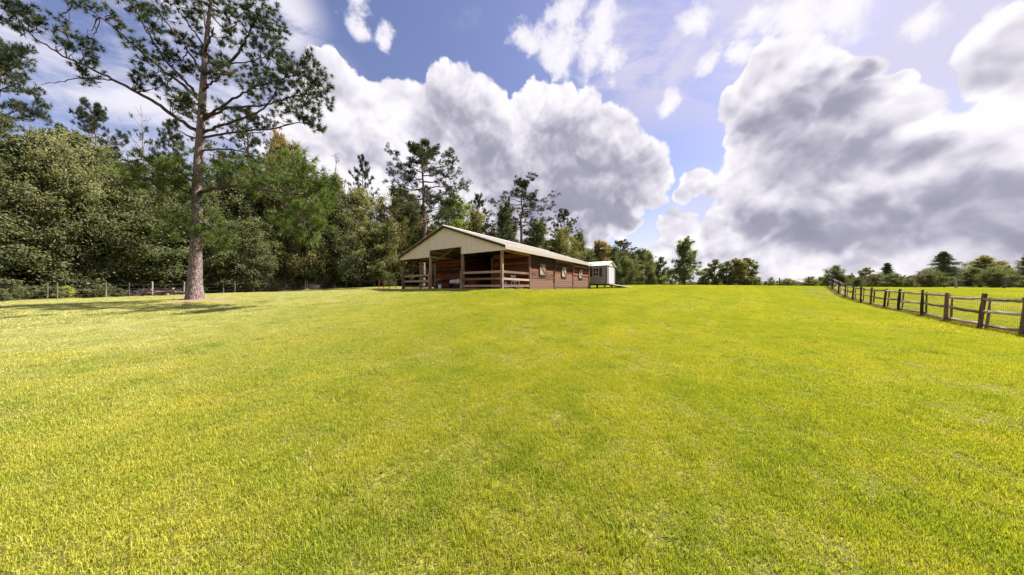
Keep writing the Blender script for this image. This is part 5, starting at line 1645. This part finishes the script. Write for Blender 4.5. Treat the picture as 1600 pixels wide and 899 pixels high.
# ================================================================== grass
def patch(seed, size, n, h, hs, w, shift=0.0, round_=False):
    """square of turf, every blade a bent strip"""
    R = np.random.default_rng(seed)
    # blades gather in little tussocks
    nt = max(6, int(n / 22))
    tc_ = R.random((nt, 2)) * size - size / 2
    th = R.normal(1.0, 0.22, nt)
    tn = np.clip(R.normal(0.5, 0.16, nt), 0.03, 0.80)
    k = R.integers(0, nt, n)
    if round_: tc_ = R.normal(size=(nt, 2)) * size * 0.22
    xy = np.where((R.random((n, 1)) < 0.62) | round_, tc_[k] + R.normal(size=(n, 2)) * size * 0.42 / math.sqrt(nt), R.random((n, 2)) * size - size / 2)
    H = np.clip(R.normal(h, hs, n) * th[k], h * 0.35, h * 2.0)
    an = R.uniform(0, 2 * PI, n)
    lean = np.abs(R.normal(0.30, 0.24, n)) * H
    dx = np.stack([np.cos(an), np.sin(an)], -1)
    sd = np.stack([-np.sin(an + R.normal(0, .5, n)), np.cos(an + R.normal(0, .5, n))], -1)
    ww = (w * R.uniform(0.6, 1.25, n))[:, None]
    z0 = np.full((n, 1), -0.01)
    p0 = np.concatenate([xy - sd * ww, z0], 1); p1 = np.concatenate([xy + sd * ww, z0], 1)
    m = xy + dx * lean[:, None] * 0.35
    p2 = np.concatenate([m - sd * ww * 0.8, H[:, None] * 0.62], 1); p3 = np.concatenate([m + sd * ww * 0.8, H[:, None] * 0.62], 1)
    tip = np.concatenate([xy + dx * lean[:, None], H[:, None] * R.uniform(0.75, 1.0, (n, 1))], 1)
    v = np.stack([p0, p1, p3, p2, tip], 1).reshape(-1, 3)
    b = np.arange(n)[:, None, None] * 5
    f = (b + np.array([[0, 1, 2], [0, 2, 3], [3, 2, 4]])[None]).reshape(-1, 3)
    tint = np.clip(tn[k] + R.normal(0, 0.18, n) + shift, 0.0, 0.83 if shift <= 0 else 1.0)
    tint = np.where(R.random(n) < 0.06, 0.95, tint)
    g = Geo(3); g.add(v, f, np.repeat(tint, 5))
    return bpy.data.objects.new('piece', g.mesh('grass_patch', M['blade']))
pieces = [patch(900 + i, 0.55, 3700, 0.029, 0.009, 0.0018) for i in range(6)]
pieces += [patch(920 + i, 1.1, 7600, 0.030, 0.008, 0.0024) for i in range(5)]
pieces += [patch(940 + i, 2.9, 11000, 0.033, 0.009, 0.0055) for i in range(5)]
pieces += [patch(960 + i, 0.34, 260, 0.052, 0.015, 0.0021, -0.42, True) for i in range(3)]     # dark tufts
pieces += [patch(970 + i, 0.34, 240, 0.022, 0.008, 0.0028, 0.6, True) for i in range(3)]      # dead thatch
R = np.random.default_rng(99)
GP, GR, GS, GI = [], [], [], []
def lay(step, r0, r1, i0, ni, ymin, margin, near_hero=0):
    a = np.arange(-r1 * 1.25, r1 * 1.25, step)
    X, Y = np.meshgrid(a, np.arange(ymin, r1 * 1.02, step))
    X = (X + R.uniform(-.3, .3, X.shape) * step).ravel(); Y = (Y + R.uniform(-.3, .3, Y.shape) * step).ravel()
    r = np.hypot(X / 1.25, Y)
    ok = (r >= r0) & (r < r1) & (np.abs(X) < 2.3 * np.maximum(Y, 0) + 5)
    X, Y = X[ok], Y[ok]
    tt, s = barn_local(X, Y)
    inb = (tt > -margin) & (tt < BLEN + margin) & (s > -margin) & (s < BW + margin)
    hd = np.hypot(X - HERO[0], Y - HERO[1])
    inb = inb | ((hd < 4.6) if near_hero == 0 else (hd > 5.0) if near_hero == 1 else (hd < 0))
    ok = (dirt_np(X, Y) < 0.5) & (mulch_np(X, Y) < 0.5) & ~inb
    X, Y = X[ok], Y[ok]
    Z = ground_np(X, Y)
    e = 0.4
    gx = (ground_np(X + e, Y) - ground_np(X - e, Y)) / (2 * e); gy = (ground_np(X, Y + e) - ground_np(X, Y - e)) / (2 * e)
    for x, y, z, a_, b_ in zip(X, Y, Z, gx, gy):
        yaw = R.uniform(0, 2 * PI)
        n = Vector((-a_, -b_, 1)).normalized()
        q = Vector((0, 0, 1)).rotation_difference(n) @ Matrix.Rotation(yaw, 3, 'Z').to_quaternion()
        GP.append((x, y, z - 0.002)); GR.append(tuple(q.to_euler())); s_ = R.uniform(0.8, 1.25); GS.append((1, 1, s_)); GI.append(i0 + int(R.integers(0, ni)))
lay(0.40, 0.0, 5.2, 0, 6, -2.4, 0.3)
lay(0.82, 5.0, 15.0, 6, 5, -2.0, 0.3)
lay(2.0, 14.5, 66.0, 11, 5, 4.0, 1.0)
lay(0.8, 9.0, 30.0, 6, 5, 9.0, 0.3, 1)
for k in range(900):
    y = 0.8 + 15 * R.random() ** 1.3
    x = R.uniform(-2.1, 2.1) * (y + 0.6)
    nn = 0.5 + 0.5 * math.sin(x * 0.8 + 1.7 * math.sin(y * 0.7)) * math.sin(y * 1.1 + x * 0.3)
    if R.random() > 0.25 + 0.75 * nn or dirt_np(np.array([x]), np.array([y]))[0] > 0.3: continue
    GP.append((x, y, ground(x, y) - 0.002)); GR.append((0, 0, R.uniform(0, 6.28))); q_ = R.uniform(0.6, 1.5)
    GS.append((q_, q_, R.uniform(0.7, 1.15))); GI.append((16 if R.random() < 0.6 else 19) + int(R.integers(0, 3)))
g_ = scatter('grass', pieces, GP, GR, GS, GI)

# dry grass and weeds along the foot of the rail fence and the barn
R = np.random.default_rng(123)
def tufts(name, segs, n, h, w, spread):
    g = Geo(3)
    for (a, b) in segs:
        a = np.array(a); b = np.array(b)
        L = np.linalg.norm(b - a)
        m = int(n * L)
        u = R.random(m)
        xy = a + (b - a) * u[:, None] + R.normal(size=(m, 2)) * spread
        z = ground_np(xy[:, 0], xy[:, 1])
        H = h * R.uniform(0.4, 1.3, m)
        an = R.uniform(0, 2 * PI, m)
        d = np.stack([np.cos(an), np.sin(an)], -1) * (H * R.uniform(0.1, 0.9, m))[:, None]
        s = np.stack([-np.sin(an), np.cos(an)], -1) * w
        v = np.stack([np.c_[xy - s, z - 0.01], np.c_[xy + s, z - 0.01], np.c_[xy + d, z + H]], 1).reshape(-1, 3)
        g.add(v, np.arange(m * 3).reshape(-1, 3), np.repeat(R.uniform(0.1, 0.95, m), 3))
    o = link(bpy.data.objects.new(name, g.mesh(name, M['dry_blade'])))
    o.color = (1, 1, 1, 1)
    return tag(o, kind='stuff')
fl = [(p[0], p[1]) for p in FENCE_R]
tufts('dry_grass', list(zip([(fl[0][0] - 2.2, fl[0][1] - 2.9)] + fl[:-1], fl)), 170, 0.14, 0.006, 0.16)
